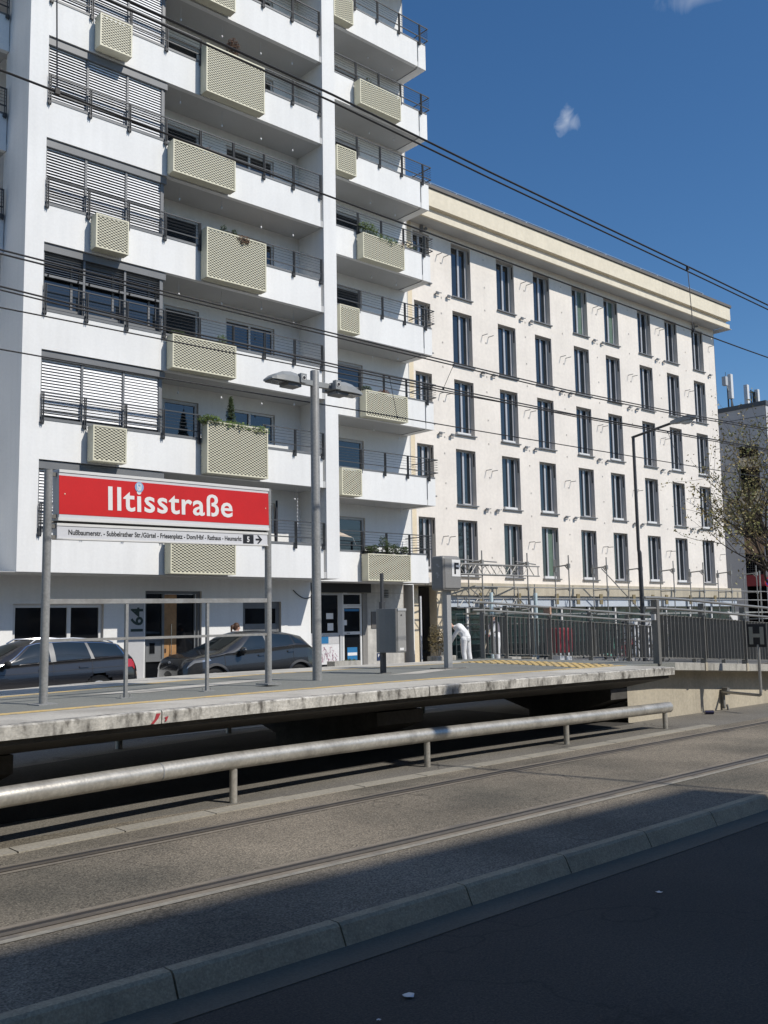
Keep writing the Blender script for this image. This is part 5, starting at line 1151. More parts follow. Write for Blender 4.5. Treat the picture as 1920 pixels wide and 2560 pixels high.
# ------------------------------------------------------------------ cars
def make_car(name, label, x0, y0, z0, prof, wheels, wl, paint, kind):
    """car facing -x. prof: list of (x, roof height, belt height, half width at belt, half width at roof edge)"""
    t = thing(name, label, 'car', (x0, y0, z0)); Ls = prof['L']
    def at(key, x): return lerp(prof[key], x)
    TS = [0, .10, .22, .34, .46, .56, .66, .76, .85, .92, 1.0]
    def Sf(x, tt, side):
        zt, zb, hw, hr = at('top', x), at('belt', x), at('hw', x), at('hr', x); sill = at('sill', x)
        zb = min(zb, zt-.03)
        if tt <= .56:      # sill to belt: bulging flank
            u = tt/.56; z = sill+(zb-sill)*u; bulge = .955+.045*math.sin(math.pi*min(1, u*1.05)**.9)
            y = hw*bulge*(1-.02*u) if u > 0 else hw*.93
        elif tt <= .85:    # glasshouse side
            u = (tt-.56)/.29; ze = zt-.055*min(1, (zt-zb)/.3); z = zb+(ze-zb)*u; y = hw*.97+(hr-hw*.97)*u+.03*math.sin(math.pi*u)
        else:
            u = (tt-.85)/.15; ze = zt-.055*min(1, (zt-zb)/.3); y = hr*(1-u); z = ze+(zt-ze)*math.sin(u*math.pi/2)
        return Vector((x0+x, y0+side*y, z0+z))
    n = prof.get('n', 90); xs_ = [prof['L']*i/n for i in range(n+1)]
    body = MB(); vs = []; fs = []; tts = []
    for i in range(len(TS)-1): tts += [TS[i]+(TS[i+1]-TS[i])*k/3 for k in range(3)]
    tts.append(1.0); k = len(tts)
    for side in (-1, 1):
        base = len(vs)
        for x in xs_: vs += [Sf(x, tt, side) for tt in tts]
        for i in range(n):
            for j in range(k-1):
                c = (vs[base+i*k+j]+vs[base+(i+1)*k+j+1])/2
                if any((c.x-x0-wx)**2+(c.z-z0-wr)**2 < (wr*1.13)**2 for wx, wr in wheels): continue
                fs.append((base+i*k+j, base+(i+1)*k+j, base+(i+1)*k+j+1, base+i*k+j+1))
    m = (n+1)*k
    for e in (0, n): 
        for j in range(k-1): fs.append((e*k+j, e*k+j+1, m+e*k+j+1, m+e*k+j))
    body.add(vs, fs); put(body, 'body', paint, t, True)
    def patch(nm, x_a, x_b, t_a, t_b, mat, side=-1, off=.006, nx=14, ntt=6, xf=None, par=t, both=False):
        """piece of trim or glass laid on the body: x_a, x_b may be functions of the height fraction"""
        mb = MB()
        for sd in ((-1, 1) if both else (side,)):
            g = []
            for j in range(ntt+1):
                fz = j/ntt; ta = t_a+(t_b-t_a)*fz
                a = x_a(fz) if callable(x_a) else x_a; b = x_b(fz) if callable(x_b) else x_b
                row = []
                for i in range(nx+1):
                    fx = i/nx; x = a+(b-a)*fx; tt = ta
                    if callable(t_b): tt = t_a+(t_b(x)-t_a)*fz
                    p = Sf(x, tt, sd); e = .004; q1 = Sf(x+e, tt, sd)-Sf(x-e, tt, sd); q2 = Sf(x, min(1, tt+e), sd)-Sf(x, max(0, tt-e), sd)
                    nn = q1.cross(q2); nn = nn.normalized() if nn.length > 1e-9 else Vector((0, sd, 0))
                    if nn.dot(p-Vector((p.x, y0, z0+.6))) < 0: nn = -nn
                    row.append(p+nn*off)
                g.append(row)
            b0 = len(mb.v); mb.add([p for r_ in g for p in r_], [(j*(nx+1)+i, j*(nx+1)+i+1, (j+1)*(nx+1)+i+1, (j+1)*(nx+1)+i) for j in range(ntt) for i in range(nx)])
        return put(mb, nm, mat, par, True)
    # wheels
    for wx, wr in wheels:
        for sd in (-1, 1):
            yy = y0+sd*(at('hw', wx)*.955-.11)
            w = put(MB().tube([(x0+wx, yy-.10*1, z0+wr), (x0+wx, yy+.10, z0+wr)], wr, 28), 'wheel', RUBBER, t, True)
            rim = MB(); yo = yy+sd*.102; rim.tube([(x0+wx, yo-.004*sd, z0+wr), (x0+wx, yo+.006*sd, z0+wr)], wr*.62, 20)
            for a in range(5):
                an = a*2*math.pi/5; rim.bar((x0+wx, yo+.012*sd, z0+wr), (x0+wx+math.cos(an)*wr*.6, yo+.012*sd, z0+wr+math.sin(an)*wr*.6), .07, .02, (0, 1, 0))
            put(rim, 'rim', LGREY, w)
            if wl:
                ar_ = MB(); P = []
                for i in range(19):
                    an = math.pi*(-.08+1.16*i/18); c, s_ = math.cos(an), math.sin(an); ya = y0+sd*(at('hw', wx)*1.005+.006)
                    P += [(x0+wx+c*wr*1.10, ya-sd*.06, z0+wr+s_*wr*1.10), (x0+wx+c*wr*1.12, ya+sd*.012, z0+wr+s_*wr*1.12), (x0+wx+c*wr*1.30, ya+sd*.008, z0+wr+s_*wr*1.28), (x0+wx+c*wr*1.33, ya-sd*.05, z0+wr+s_*wr*1.31)]
                ar_.add(P, [(i*4+j, i*4+j+1, (i+1)*4+j+1, (i+1)*4+j) for i in range(18) for j in range(3)]); put(ar_, 'wheel_arch', wl, t, True)
    put(MB().box(x0+.25, x0+Ls-.25, y0-at('hw', Ls/2)*.75, y0+at('hw', Ls/2)*.75, z0+.15, z0+.72), 'underbody', RUBBER, t)
    return t, patch, Sf
# estate car: rear towards the right
pa = {'L': 4.77, 'top': [(0, .60), (.15, .74), (.9, .93), (1.25, .98), (2.05, 1.38), (2.35, 1.46), (3.0, 1.48), (3.9, 1.43), (4.28, 1.37), (4.46, 1.18), (4.62, .98), (4.70, .90), (4.77, .72)],
      'belt': [(0, .56), (1.0, .90), (1.4, .90), (4.2, 1.02), (4.55, 1.0), (4.77, .70)], 'hw': [(0, .55), (.12, .72), (.5, .86), (1, .905), (3.8, .905), (4.35, .87), (4.62, .78), (4.77, .62)],
      'hr': [(0, .45), (.9, .72), (1.3, .74), (2.1, .66), (2.4, .645), (3.9, .64), (4.3, .62), (4.5, .66), (4.7, .62), (4.77, .5)], 'sill': [(0, .32), (.4, .22), (4.2, .22), (4.77, .36)]}
est, patch, Sf = make_car('estate_car', 'dark grey estate car with chrome window line and roof rails, parked at the left', 6.05, 21.4, -.012, pa, [(.95, .325), (3.72, .325)], None, CARG, 0)
ds = dict(off=.007)
patch('side_window', lambda f: 1.62+.60*f, lambda f: 2.60-.02*f, .585, .825, CGLASS)
patch('side_window', lambda f: 2.72-.02*f, lambda f: 3.52-.08*f, .585, .825, CGLASS)
patch('side_window', lambda f: 3.60-.10*f, lambda f: 4.36-.16*f, .600, .825, CGLASS)
patch('window_trim', lambda f: 1.30, lambda f: 4.40, .558, .572, CHROME, off=.010, ntt=1, nx=40)
patch('window_trim', lambda f: 2.15, lambda f: 4.22, .828, .838, CHROME, off=.010, ntt=1, nx=40)
patch('window_trim', lambda f: 4.36-.17*f, lambda f: 4.40-.17*f, .572, .835, CHROME, off=.010, nx=2)
patch('window_trim', lambda f: 1.40+.72*f, lambda f: 1.45+.72*f, .572, .835, CHROME, off=.010, nx=2)
patch('pillar', lambda f: 2.60-.02*f, lambda f: 2.72-.02*f, .575, .83, MGREY, off=.005, nx=2)
patch('pillar', lambda f: 3.52-.08*f, lambda f: 3.60-.10*f, .575, .83, MGREY, off=.005, nx=2)
patch('windscreen', lambda f: 1.32+.02*f, lambda f: 2.0, .88, 1.0, CGLASS, both=True)
patch('tail_light', 4.40, 4.63, .40, .54, LAMPR, off=.012, both=True)
for xx in (2.66, 3.55): patch('door_gap', xx, xx+.012, .06, .56, BLACK, off=.003, nx=1)
patch('belt_crease', .9, 4.3, .42, .428, MAT('dark_gap', (.015, .015, .017), .6, bump=None), off=.004, ntt=1, nx=30)
for xx in (2.34, 3.25): patch('door_handle', xx, xx+.22, .445, .475, CARG, off=.035, nx=4, ntt=2)
mb = MB()
for sd in (-1, 1): mb.tube([Sf(2.2, .84, sd)+Vector((0, 0, .02)), Sf(2.35, .855, sd)+Vector((0, 0, .055)), Sf(3.2, .855, sd)+Vector((0, 0, .06)), Sf(4.0, .855, sd)+Vector((0, 0, .055)), Sf(4.15, .85, sd)+Vector((0, 0, .02))], .016, 8)
put(mb, 'roof_rail', CHROME, est, True)
p = Sf(1.62, .60, -1); put(MB().ball((p.x, p.y-.14, p.z+.02), (.07, .12, .085), 12, 8).bar((p.x, p.y-.06, p.z-.03), (p.x, p.y+.02, p.z-.03), .06, .04), 'wing_mirror', RUBBER, est, True)
# crossover: front towards the left
pc = {'L': 4.19, 'top': [(0, .62), (.06, .80), (.16, .90), (.55, .99), (1.02, 1.07), (1.75, 1.44), (2.05, 1.53), (2.6, 1.54), (3.3, 1.49), (3.62, 1.43), (3.80, 1.22), (3.98, 1.06), (4.10, .98), (4.19, .72)],
      'belt': [(0, .58), (.3, .86), (1.1, .97), (2.2, 1.02), (3.3, 1.12), (3.7, 1.12), (4.0, .98), (4.19, .70)], 'hw': [(0, .46), (.05, .62), (.2, .76), (.5, .86), (.9, .895), (3.3, .895), (3.7, .87), (4.0, .80), (4.19, .62)],
      'hr': [(0, .4), (.06, .52), (.5, .70), (1.0, .74), (1.75, .645), (2.1, .625), (3.3, .60), (3.6, .58), (3.85, .63), (4.1, .62), (4.19, .5)], 'sill': [(0, .30), (.3, .24), (3.7, .24), (4.19, .38)]}
CLAD = MAT('grey_arch_cladding', (.07, .072, .076), .6, bump=(80, .1))
crs, patch, Sf = make_car('crossover_car', 'dark grey crossover car with rounded nose, parked in front of the wooden entrance door', 12.02, 21.5, .0, pc, [(.83, .335), (3.41, .335)], CLAD, CARM, 1)
patch('side_window', lambda f: 1.40+.56*f, lambda f: 2.38-.04*f, .60, .82, CGLASS)
patch('side_window', lambda f: 2.50-.03*f, lambda f: 3.22-.04*f, .61, .82, CGLASS)
patch('side_window', lambda f: 3.27+.0*f, lambda f: 3.60-.30*f, .63, .80, CGLASS, nx=5)
patch('pillar', lambda f: 2.38-.04*f, lambda f: 2.50-.03*f, .59, .825, MGREY, off=.005, nx=2)
patch('windscreen', lambda f: 1.08+.02*f, lambda f: 1.74, .88, 1.0, CGLASS, both=True)
patch('windscreen_pillar', lambda f: 1.12+.66*f, lambda f: 1.20+.68*f, .60, .84, CARM, off=.012, nx=2)
patch('head_light', lambda f: .14+.05*f, lambda f: .72-.08*f, .49, .60, LAMPC, off=.010, both=True)
patch('tail_light', 3.94, 4.12, .46, .56, LAMPR, off=.014, both=True)
mb = MB(); G = []
for i in range(13):
    for j in range(7):
        y = -.50+1.0*i/12; z = .36+.30*j/6; xx = -.012+.10*(abs(y)/.5)**2.2*.9+.02*abs(j-3)/3; G.append((12.02+xx, 21.5+y, z))
mb.add(G, [(i*7+j, (i+1)*7+j, (i+1)*7+j+1, i*7+j+1) for i in range(12) for j in range(6)])
put(mb, 'grille', BLACK, crs, True)
put(MB().ball((12.02+.04, 21.5, .80), (.012, .07, .03), 12, 6), 'badge', LGREY, crs, True)
put(MB().box(12.0, 12.015, 21.24, 21.76, .33, .44), 'number_plate', WHITE, crs)
for xx in (1.10, 2.43, 3.2): patch('door_gap', xx, xx+.012, .10, .56, BLACK, off=.003, nx=1)
for xx in (2.10, 3.02): patch('door_handle', xx, xx+.21, .475, .505, CARM, off=.035, nx=4, ntt=2)
patch('side_skirt', 1.2, 3.05, .0, .12, CLAD, off=.010, nx=20, ntt=2)
p = Sf(1.55, .60, -1); put(MB().ball((p.x, p.y-.15, p.z+.03), (.08, .13, .085), 12, 8), 'wing_mirror', CARM, crs, True); put(MB().bar((p.x+.02, p.y-.13, p.z-.05), (p.x+.02, p.y+.02, p.z-.06), .07, .09), 'mirror_foot', RUBBER, crs)

# ------------------------------------------------------------------ people
def solid(prims, voxel):
    """join tapered limbs and ellipsoids into one continuous surface"""
    mb = MB()
    for k_, *a in prims:
        if k_ == 'c':
            p0, p1, r0, r1 = a; p0, p1 = Vector(p0), Vector(p1); d = (p1-p0)
            mb.tube([p0+d*f for f in (0, .25, .5, .75, 1)], [r0+(r1-r0)*f for f in (0, .25, .5, .75, 1)], 10); mb.ball(p0, r0*.99, 10, 6); mb.ball(p1, r1*.99, 10, 6)
        else: mb.ball(*a, 14, 10)
    me = bpy.data.meshes.new('tmp'); me.from_pydata([tuple(v) for v in mb.v], [], mb.f)
    bm = bmesh.new(); bm.from_mesh(me); bmesh.ops.recalc_face_normals(bm, faces=bm.faces); bm.to_mesh(me); bm.free()
    o = bpy.data.objects.new('tmp', me); COL.objects.link(o)
    r_ = o.modifiers.new('r', 'REMESH'); r_.mode = 'VOXEL'; r_.voxel_size = voxel
    s_ = o.modifiers.new('s', 'SMOOTH'); s_.iterations = 4; s_.factor = .5
    dg = bpy.context.evaluated_depsgraph_get(); ev = o.evaluated_get(dg).to_mesh()
    R_ = MB(); R_.v = [tuple(v.co) for v in ev.vertices]; R_.f = [tuple(p.vertices) for p in ev.polygons]
    o.evaluated_get(dg).to_mesh_clear(); bpy.data.objects.remove(o); bpy.data.meshes.remove(me); return R_
def hand(w, d, side):
    """palm with five curled fingers; w wrist, d pointing direction, side towards the thumb"""
    w, d, side = Vector(w), Vector(d).normalized(), Vector(side).normalized(); n = d.cross(side).normalized(); out_ = [('c', w, w+d*.07, .026, .036), ('c', w+d*.03-side*.012, w+d*.085-side*.02, .024, .022)]
    for i, L in enumerate((.072, .08, .074, .058)):
        b = w+d*.085+side*(.027-.018*i); m1 = b+d*L*.5+n*.008; m2 = m1+d*L*.3+n*.026; out_ += [('c', b, m1, .0095, .009), ('c', m1, m2, .009, .0075)]
    b = w+d*.035+side*.03; out_ += [('c', b, b+d*.035+side*.022, .012, .010), ('c', b+d*.035+side*.022, b+d*.065+side*.018+n*.012, .010, .008)]
    return out_
def person(label, J, face, hair, cloths, extra=None, dx=0., k=1.):
    """J: joints; face: direction the head looks; cloths: list of (name, material, primitive list)"""
    J = {n_: (v[0]+dx, v[1], v[2]*k+.1) for n_, v in J.items()}
    t = thing('person', label, 'person', (J['pelvis'][0], J['pelvis'][1], 0))
    V = {k: Vector(v) for k, v in J.items()}; fd = Vector(face).normalized(); up = (V['head']-V['neck']).normalized(); sd = fd.cross(up).normalized()
    hc = V['head']
    pr_ = [('c', V['pelvis'], V['waist'], .15, .125), ('c', V['waist'], V['chest'], .125, .15), ('c', V['chest'], V['neck'], .13, .055), ('c', V['neck'], hc, .055, .06), ('b', tuple(hc), (.078, .088, .112)), ('b', tuple(hc+fd*.03-up*.05), (.055, .06, .06)),
           ('c', hc+fd*.085, hc+fd*.105-up*.025, .012, .016), ('c', hc+fd*.078-up*.062-sd*.02, hc+fd*.078-up*.062+sd*.02, .011, .011)]
    for s_ in (-1, 1): pr_ += [('b', tuple(hc+sd*.08*s_-up*.01), (.018, .018, .03)), ('b', tuple(hc+fd*.075+sd*.032*s_+up*.012), (.014, .014, .011))]
    for a in ('l', 'r'):
        pr_ += [('c', V['chest'], V[a+'sh'], .11, .068), ('c', V[a+'sh'], V[a+'el'], .052, .040), ('c', V[a+'el'], V[a+'wr'], .040, .027), ('c', V['pelvis'], V[a+'hip'], .13, .10), ('c', V[a+'hip'], V[a+'kn'], .088, .058), ('c', V[a+'kn'], V[a+'an'], .056, .038), ('c', V[a+'an']-Vector((0, 0, .045)), V[a+'toe'], .040, .030)]
        d = V[a+'wr']-V[a+'el']; pr_ += hand(V[a+'wr'], d+Vector((0, 0, -.1)), fd)
    put(solid(pr_, .0085), 'body', SKIN, t, True)
    for nm, mt, fn in cloths: put(solid(fn(V, hc, fd, up, sd), .013), nm, mt, t, True)
    if hair: put(solid(hair(hc, fd, up, sd), .009), 'hair', HAIR, t, True)
    ey = MB()
    for s_ in (-1, 1): ey.ball(tuple(hc+fd*.087+sd*.032*s_+up*.012), .0075, 8, 6)
    put(ey, 'eyes', BLACK, t, True)
    if extra: extra(t, V, hc, fd, up, sd)
    return t
def suit(V, hc, fd, up, sd):
    r_ = [('c', V['pelvis'], V['waist'], .185, .165), ('c', V['waist'], V['chest'], .165, .185), ('c', V['chest'], V['neck']-(V['neck']-V['chest'])*.25, .165, .085)]
    for a in ('l', 'r'): r_ += [('c', V['chest'], V[a+'sh'], .14, .092), ('c', V[a+'sh'], V[a+'el'], .080, .066), ('c', V[a+'el'], V[a+'el']+(V[a+'wr']-V[a+'el'])*.92, .066, .05), ('c', V['pelvis'], V[a+'hip'], .16, .13), ('c', V[a+'hip'], V[a+'kn'], .125, .092), ('c', V[a+'kn'], V[a+'an']-Vector((0, 0, .01)), .092, .075)]
    return r_
def shoes(V, *_): return [x for a in ('l', 'r') for x in (('c', V[a+'an']-Vector((0, 0, .05)), V[a+'toe'], .05, .042),)]
def cap_(hc, fd, up, sd): return [('b', tuple(hc+up*.045-fd*.005), (.092, .098, .085)), ('c', hc+fd*.08+up*.05-sd*.03, hc+fd*.13+up*.04, .022, .014), ('c', hc+fd*.08+up*.05+sd*.03, hc+fd*.13+up*.04, .022, .014)]
# worker bent over, seen from behind
bx0, by0 = 24.30, 23.55
Jb = dict(pelvis=(bx0, by0, .92), waist=(bx0+.02, by0+.05, 1.03), chest=(bx0-.06, by0+.25, 1.23), neck=(bx0-.20, by0+.38, 1.28), head=(bx0-.30, by0+.45, 1.33), lsh=(bx0-.22, by0+.10, 1.24), rsh=(bx0+.16, by0+.32, 1.24), lel=(bx0-.30, by0+.28, .98), rel=(bx0+.32, by0+.30, 1.02), lwr=(bx0-.28, by0+.45, .78), rwr=(bx0+.20, by0+.36, .80),
          lhip=(bx0-.12, by0-.02, .87), rhip=(bx0+.12, by0+.04, .87), lkn=(bx0-.10, by0+.02, .47), rkn=(bx0+.19, by0+.05, .47), lan=(bx0-.05, by0-.02, .09), ran=(bx0+.24, by0, .09), ltoe=(bx0-.10, by0+.17, .035), rtoe=(bx0+.20, by0+.2, .035))
def broom(t, V, hc, fd, up, sd):
    put(MB().tube([V['rwr']+Vector((-.02, .04, -.05)), V['rwr']+Vector((.75, .25, -.72))][::-1]+[V['rwr']+Vector((-.1, 0, .06))], .014, 8), 'broom_stick', WOOD, t, True)
person('person in white work clothes and a white cap, bent forward, beside the ticket box column', Jb, (-.6, .7, -.35), None,
       [('overalls', CLOTHW, suit), ('shoes', CLOTHW, shoes), ('cap', WHITE, lambda V, hc, fd, up, sd: cap_(hc, fd, up, sd))], None, .55, 1.09)
wx, wy = 25.72, 23.5
Jw = dict(pelvis=(wx, wy, .96), waist=(wx, wy+.02, 1.12), chest=(wx-.03, wy+.05, 1.36), neck=(wx-.05, wy+.06, 1.50), head=(wx-.09, wy+.06, 1.62), lsh=(wx-.12, wy-.13, 1.43), rsh=(wx+.06, wy+.22, 1.43), lel=(wx-.26, wy-.12, 1.17), rel=(wx-.05, wy+.36, 1.18), lwr=(wx-.40, wy-.04, 1.04), rwr=(wx-.28, wy+.30, 1.07),
          lhip=(wx-.04, wy-.11, .91), rhip=(wx+.06, wy+.10, .91), lkn=(wx-.07, wy-.12, .5), rkn=(wx+.10, wy+.12, .5), lan=(wx-.06, wy-.13, .09), ran=(wx+.16, wy+.12, .09), ltoe=(wx-.24, wy-.12, .035), rtoe=(wx-.02, wy+.14, .035))
def vest(V, hc, fd, up, sd): return [('c', V['waist'], V['chest'], .172, .19), ('c', V['chest'], V['lsh'], .145, .095), ('c', V['chest'], V['rsh'], .145, .095)]
def tool(t, V, hc, fd, up, sd):
    a = V['lwr']+Vector((-.05, -.02, .02)); b = Vector((V['lwr'].x-.55, wy-.1, .12))
    put(MB().tube([a+(a-b)*.15, b], .016, 8), 'broom_stick', MAT('pale_wood', (.50, .42, .30), .7, bump=None), t, True)
    put(MB().tube([a+(b-a)*.02, a+(b-a)*.24], .032, 8), 'red_grip', REDT, t, True)
person('person in white overalls, grey vest and dark cap, standing with a broom behind the railing', Jw, (-.95, -.1, -.15), None,
       [('overalls', CLOTHW, suit), ('vest', CLOTHG, vest), ('shoes', CLOTHW, shoes), ('cap', MAT('dark_cap', (.05, .055, .065), .8), lambda V, hc, fd, up, sd: cap_(hc, fd, up, sd))], tool, .66, 1.05)
# woman behind the crossover, only her head above the roof
px, py = 14.95, 22.95
Jp = dict(pelvis=(px, py, .86), waist=(px, py, 1.0), chest=(px, py, 1.22), neck=(px, py, 1.36), head=(px+.02, py, 1.475), lsh=(px, py-.17, 1.29), rsh=(px, py+.17, 1.29), lel=(px+.02, py-.2, 1.03), rel=(px+.02, py+.2, 1.03), lwr=(px+.1, py-.18, .84), rwr=(px+.1, py+.18, .84),
          lhip=(px, py-.09, .82), rhip=(px, py+.09, .82), lkn=(px+.02, py-.09, .45), rkn=(px-.05, py+.09, .45), lan=(px, py-.09, .09), ran=(px-.1, py+.09, .09), ltoe=(px+.17, py-.09, .035), rtoe=(px+.07, py+.09, .035))
def pony(hc, fd, up, sd): return [('b', tuple(hc-fd*.018+up*.03), (.096, .10, .105)), ('b', tuple(hc-fd*.05), (.075, .085, .09)), ('c', hc-fd*.09+up*.05, hc-fd*.15+up*.01, .03, .045), ('c', hc-fd*.15+up*.01, hc-fd*.15-up*.13, .045, .02)]
person('person with brown hair tied in a ponytail, seen over the roof of the crossover', Jp, (.92, -.1, -.1), pony, [('jacket', CLOTHL, suit)], None, 0, 1.035)

# ------------------------------------------------------------------ right hand tree
tr = thing('street_tree', 'thinly leafed street tree with brownish spring leaves at the right edge', 'tree', (35.3, 17.0, 0))
q = random.Random(21); wood = MB(); leaf = MB(); tips = []
def branch(p, d, L, r_, depth):
    pts = [p]; rs = [r_]; n = 5; cur = d.normalized()
    for i in range(n):
        cur = (cur+Vector((q.gauss(0, .13), q.gauss(0, .13), q.gauss(.03, .10)))).normalized(); pts.append(pts[-1]+cur*L/n); rs.append(r_*(1-.62*(i+1)/n))
    wood.tube(pts, rs, 7 if depth < 2 else 4, depth == 0)
    if depth >= 3: tips.extend([(pts[k], depth) for k in range(1, 6)]); return
    if depth == 2: tips.extend([(pts[k], depth) for k in (3, 4, 5)])
    for i in range({0: 7, 1: 6, 2: 5}[depth]):
        f = q.uniform(.35, 1.0) if depth else q.uniform(.45, 1.0); k = min(n-1, int(f*n)); b = pts[k].lerp(pts[k+1], f*n-k)
        ax = cur.orthogonal().normalized(); ax.rotate(Matrix.Rotation(q.uniform(0, 6.28), 3, cur)); nd = (cur*q.uniform(.55, .95)+ax*q.uniform(.6, 1.0)+Vector((0, 0, .18))).normalized()
        branch(b, nd, L*q.uniform(.5, .72), rs[k]*.62, depth+1)
base = Vector((35.3, 17.0, 0)); TS_ = .762
tp = [base, base+Vector((-.05, 0, 1.1)), base+Vector((-.0, 0, 2.2)), base+Vector((-.1, .05, 3.0))]
wood.tube(tp, [.14, .12, .11, .10], 10)
for (d, L, r_) in ((Vector((-.9, -.1, .55)), 5.6, .10), (Vector((-.5, .3, .9)), 5.6, .09), (Vector((-.15, -.1, 1)), 5.4, .11), (Vector((-.95, .2, .22)), 5.4, .085), (Vector((-.7, -.3, .8)), 5.2, .09), (Vector((.6, .3, .8)), 4.4, .09), (Vector((-.3, -.4, 1)), 5.2, .09), (Vector((-.85, .1, .8)), 5.0, .08), (Vector((.3, .1, 1.1)), 5, .09)):
    branch(tp[-1]+Vector((0, 0, q.uniform(-.6, .1))), d, L*TS_, r_*.7, 1)
put(wood, 'trunk', BARK, tr, True)
for p, dp in tips:
    for _ in range(q.choice((2, 3, 4, 6))):
        c = p+Vector((q.gauss(0, .10), q.gauss(0, .10), q.gauss(0, .10))); d = Vector((q.gauss(0, 1), q.gauss(0, 1), q.gauss(-.4, .8))).normalized(); e = d.orthogonal().normalized(); e.rotate(Matrix.Rotation(q.uniform(0, 6.28), 3, d)); s_ = q.uniform(.035, .07)
        leaf.quad(c-d*s_, c+e*s_*.55, c+d*s_, c-e*s_*.55)
put(leaf, 'crown', FOLT, tr)

# ------------------------------------------------------------------ planters at the shop, small things
pt = thing('planter_trough', 'low concrete planter trough in front of the shop door', 'planter', (20.2, 24.6, .1))
put(MB().ring(19.63, 20.73, .1, .47, 24.4, 24.8, .06).box(19.69, 20.67, 24.76, 24.8, .16, .41).box(19.69, 20.67, 24.4, 24.43, .16, .41), 'trough', CONC, pt); put(MB().box(19.69, 20.67, 24.43, 24.76, .16, .43), 'soil', SOIL, pt)
plant('dry_plant', 'few dry leaves lying in the low trough before the shop door', [('leaves', foliage((20.4, 24.6, .47), (.35, .12, .05), 90, .04, 91), FOLD), ('stems', stems((20.3, 24.6, .22), [(20.5, 24.6, .34)]), BARK)], (20.3, 24.6, .22))
pt = thing('planter_trough', 'round edged stone planter with a straggly bush beside the white downpipe', 'planter', (24.95, 24.9, 0))
put(MB().prism([(24.5, 24.6), (25.5, 24.6), (25.6, 24.8), (25.5, 25.15), (24.5, 25.15), (24.4, 24.9)], .05, .46), 'trough', CONC, pt, bevel=.02)
bf = MB()
for i, (dx, dz, w) in enumerate(((-.2, .45, .28), (0, .75, .26), (-.15, 1.05, .22), (.2, .5, .22), (.15, .9, .2), (-.25, .75, .2))):
    g_ = foliage((24.8+dx, 24.9, dz+.32), (w, w, .22), 150, .05, 100+i); bf.add(g_.v, g_.f)
plant('straggly_bush', 'straggly brownish green bush in the stone planter at the building corner', [('leaves', bf, MAT('olive_brown_leaf', (.10, .075, .025), .7, big=(2, .4), fine=(20, .4), bump=None)), ('stems', stems((24.8, 24.9, .2), [(24.6, 24.9, 1.3), (24.9, 24.9, 1.5), (25.05, 24.9, 1.1), (25.25, 24.8, 1.6)], .012), BARK)], (24.8, 24.9, .2))
bk = thing('bucket', 'white bucket standing by the mesh fence near the broom', 'bucket', (25.15, 23.9, 0))
put(MB().tube([(25.15, 23.9, 0), (25.15, 23.9, .26)], [.10, .14], 14), 'pail', PVC, bk, True)
rt = thing('debris_sacks', 'tall red sack stack with white base behind the ramp railing', 'sack', (29.9, 23.5, 0))
put(MB().prism([(29.62, 23.25), (30.5, 23.2), (30.45, 23.8), (29.62, 23.85)], .42, 1.37), 'red_sack', REDT, rt, bevel=.06)
put(MB().box(29.7, 29.95, 23.22, 23.7, .12, .42).box(30.1, 30.4, 23.22, 23.7, .12, .42), 'white_base', PVC, rt)
ub = thing('utility_cabinet', 'pale cabinet scrawled with black graffiti behind the railing', 'cabinet', (34.3, 22.6, 0))
put(MB().box(33.6, 35.4, 22.6, 23.1, .05, 1.62), 'body', GRAF2, ub, bevel=.02); put(MB().box(33.55, 35.45, 22.55, 23.15, 1.62, 1.68), 'lid', PVC, ub)
wb = thing('white_board', 'small white pointed board fixed behind the dense ramp railing', 'board', (17.6, 9.3, 1.6))
put(MB().prism([(17.25, 1.80), (17.62, 1.74), (17.62, 1.58), (17.48, 1.60)], 9.45, 9.47, 'xz'), 'plate', WHITE, wb)
put(MB().tube([(17.58, 9.48, 1.7), (17.58, 9.48, .75)], .015, 6), 'stake', GALV, wb)
def scooter(x, y, a, mt, label):
    t = thing('kick_scooter', label, 'scooter', (x, y, .1)); c, s_ = math.cos(a), math.sin(a)
    P = lambda u, h, w=0: (x+c*u-s_*w, y+s_*u+c*w, .1+h)
    d = MB(); d.obox(P(.5, .15), (c*.32, s_*.32, 0), (-s_*.08, c*.08, 0), (0, 0, .035)); put(d, 'deck', mt, t, bevel=.01)
    put(MB().tube([P(.84, .16), P(1.0, .30), P(.9, 1.12)], .028, 8), 'stem', mt, t, True)
    put(MB().tube([P(.9, 1.12, -.26), P(.88, 1.14), P(.9, 1.12, .26)], .016, 8), 'handlebar', RUBBER, t, True)
    for u in (0.08, 1.03): put(MB().tube([P(u, .115, -.03), P(u, .115, .03)], .115, 18), 'wheel', RUBBER, t, True)
    put(MB().obox(P(.08, .22), (c*.13, s_*.13, 0), (-s_*.05, c*.05, 0), (0, 0, .015)), 'mudguard', mt, t)
    return t
scooter(31.9, 22.75, .25, MINT, 'mint green electric kick scooter lying low behind the ramp railing')
scooter(35.8, 22.8, -.3, MAT('cream_plastic', (.62, .60, .45), .4, bump=None), 'pale yellow kick scooter parked behind the dense ramp railing')
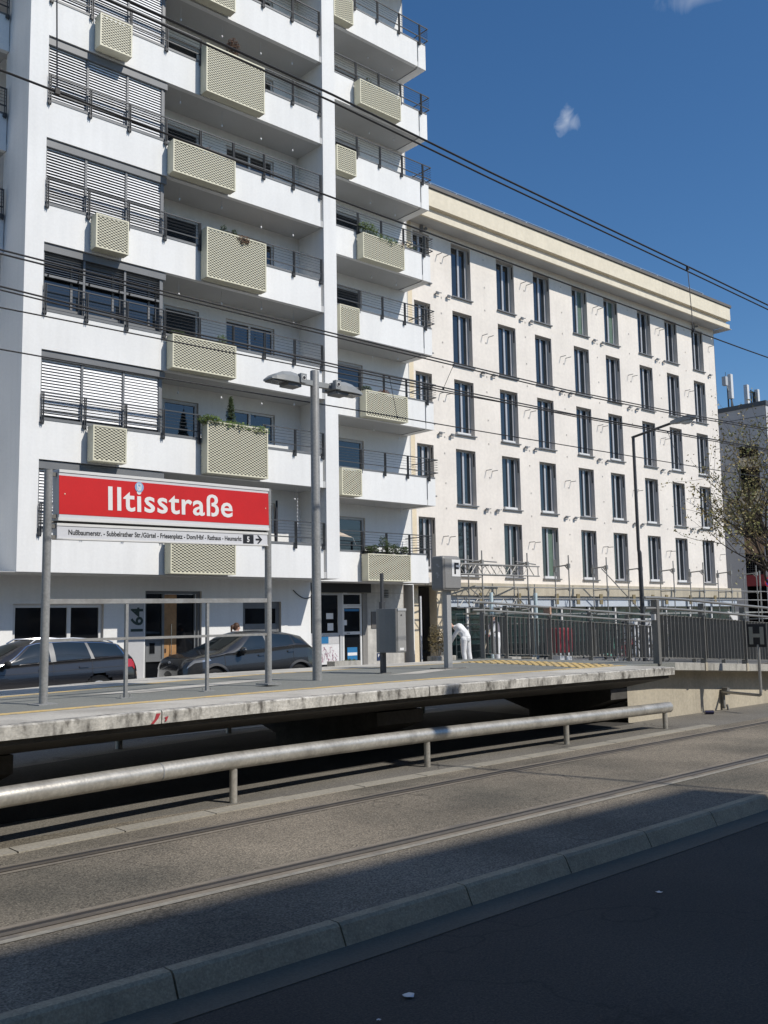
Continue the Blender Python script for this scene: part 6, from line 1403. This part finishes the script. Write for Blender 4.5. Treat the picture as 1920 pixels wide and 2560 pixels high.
def bicycle(x, y, mt, label):
    t = thing('bicycle', label, 'bicycle', (x, y, 0), 'bicycles behind the ramp'); z = -.012
    for u in (0, 1.05):
        R_ = [(x+u+.34*math.cos(i*math.pi/12), y, z+.35+.34*math.sin(i*math.pi/12)) for i in range(25)]
        w = put(MB().tube(R_, .02, 6, False), 'wheel', RUBBER, t, True); mb = MB()
        for i in range(8): mb.tube([(x+u, y, z+.35), R_[i*3]], .004, 4, False)
        put(mb, 'spokes', CHROME, w)
    f = MB()
    for a, b in (((0, .35), (.35, .85)), ((.35, .85), (.45, .30)), ((0, .35), (.45, .30)), ((.45, .30), (.92, .80)), ((.35, .80), (.92, .85)), ((.90, .95), (1.05, .35))): f.tube([(x+a[0], y, z+a[1]), (x+b[0], y, z+b[1])], .018, 8)
    put(f, 'frame', mt, t, True); put(MB().ball((x+.32, y, z+.93), (.13, .07, .04), 10, 6), 'saddle', RUBBER, t, True)
    put(MB().tube([(x+.85, y-.28, z+1.05), (x+.9, y, z+1.0), (x+.85, y+.28, z+1.05)], .014, 8), 'handlebar', RUBBER, t, True)
for i, (x, y, c, nm) in enumerate(((30.6, 21.2, (.35, .03, .03), 'red'), (32.4, 21.0, (.03, .03, .035), 'black'), (35.0, 20.6, (.05, .08, .2), 'blue'), (37.0, 20.9, (.5, .5, .5), 'silver'), (24.6, 24.05, (.03, .03, .03), 'dark'))):
    if nm == 'dark': continue
    bicycle(x, y, MAT(nm+'_bike_paint', c, .35, bump=None, coat=.5), nm+' bicycle parked behind the steel railing of the ramp')
# building material in front of the block
for i, (x, y, w, h, mt, lb) in enumerate(((27.0, 23.4, .7, .28, CONC, 'grey stone slabs stacked low behind the ramp railing'), (28.2, 23.6, .5, .22, CONCB, 'low tan stone blocks by the red sacks'), (26.3, 23.8, .6, .2, CONCD, 'dark flat stones near the standing worker'))):
    t = thing('stone_stack', lb, 'stones', (x, y, .1), 'building material on the pavement')
    for j in range(3): put(MB().box(x-w/2+.05*j, x+w/2-.04*j, y-.3, y+.3, .102+j*h/3, .096+(j+1)*h/3), 'slab', mt, t)
# litter on the road: a few flat pale specks
for i, (x, y, r_, lb) in enumerate(((3.35, 3.62, .035, 'pale flattened leaf on the dark road near the kerb, largest speck'), (5.75, 3.75, .028, 'pale speck of litter on the dark road far to the right'), (3.05, 3.5, .012, 'tiny pale crumb on the road left of the largest speck'), (1.78, 4.25, .02, 'white speck lying in the gutter at the lower left'))):
    mb = MB(); qq = random.Random(i); mb.add([(x+r_*qq.uniform(.5, 1.2)*math.cos(k*.785), y+r_*qq.uniform(.5, 1.2)*math.sin(k*.785), -.106+.004*(k % 2)) for k in range(8)], [tuple(range(8))])
    tag(put(mb, 'litter', PVC, None, loc=(x, y, -.11)), lb, 'litter', 'specks of litter on the road')
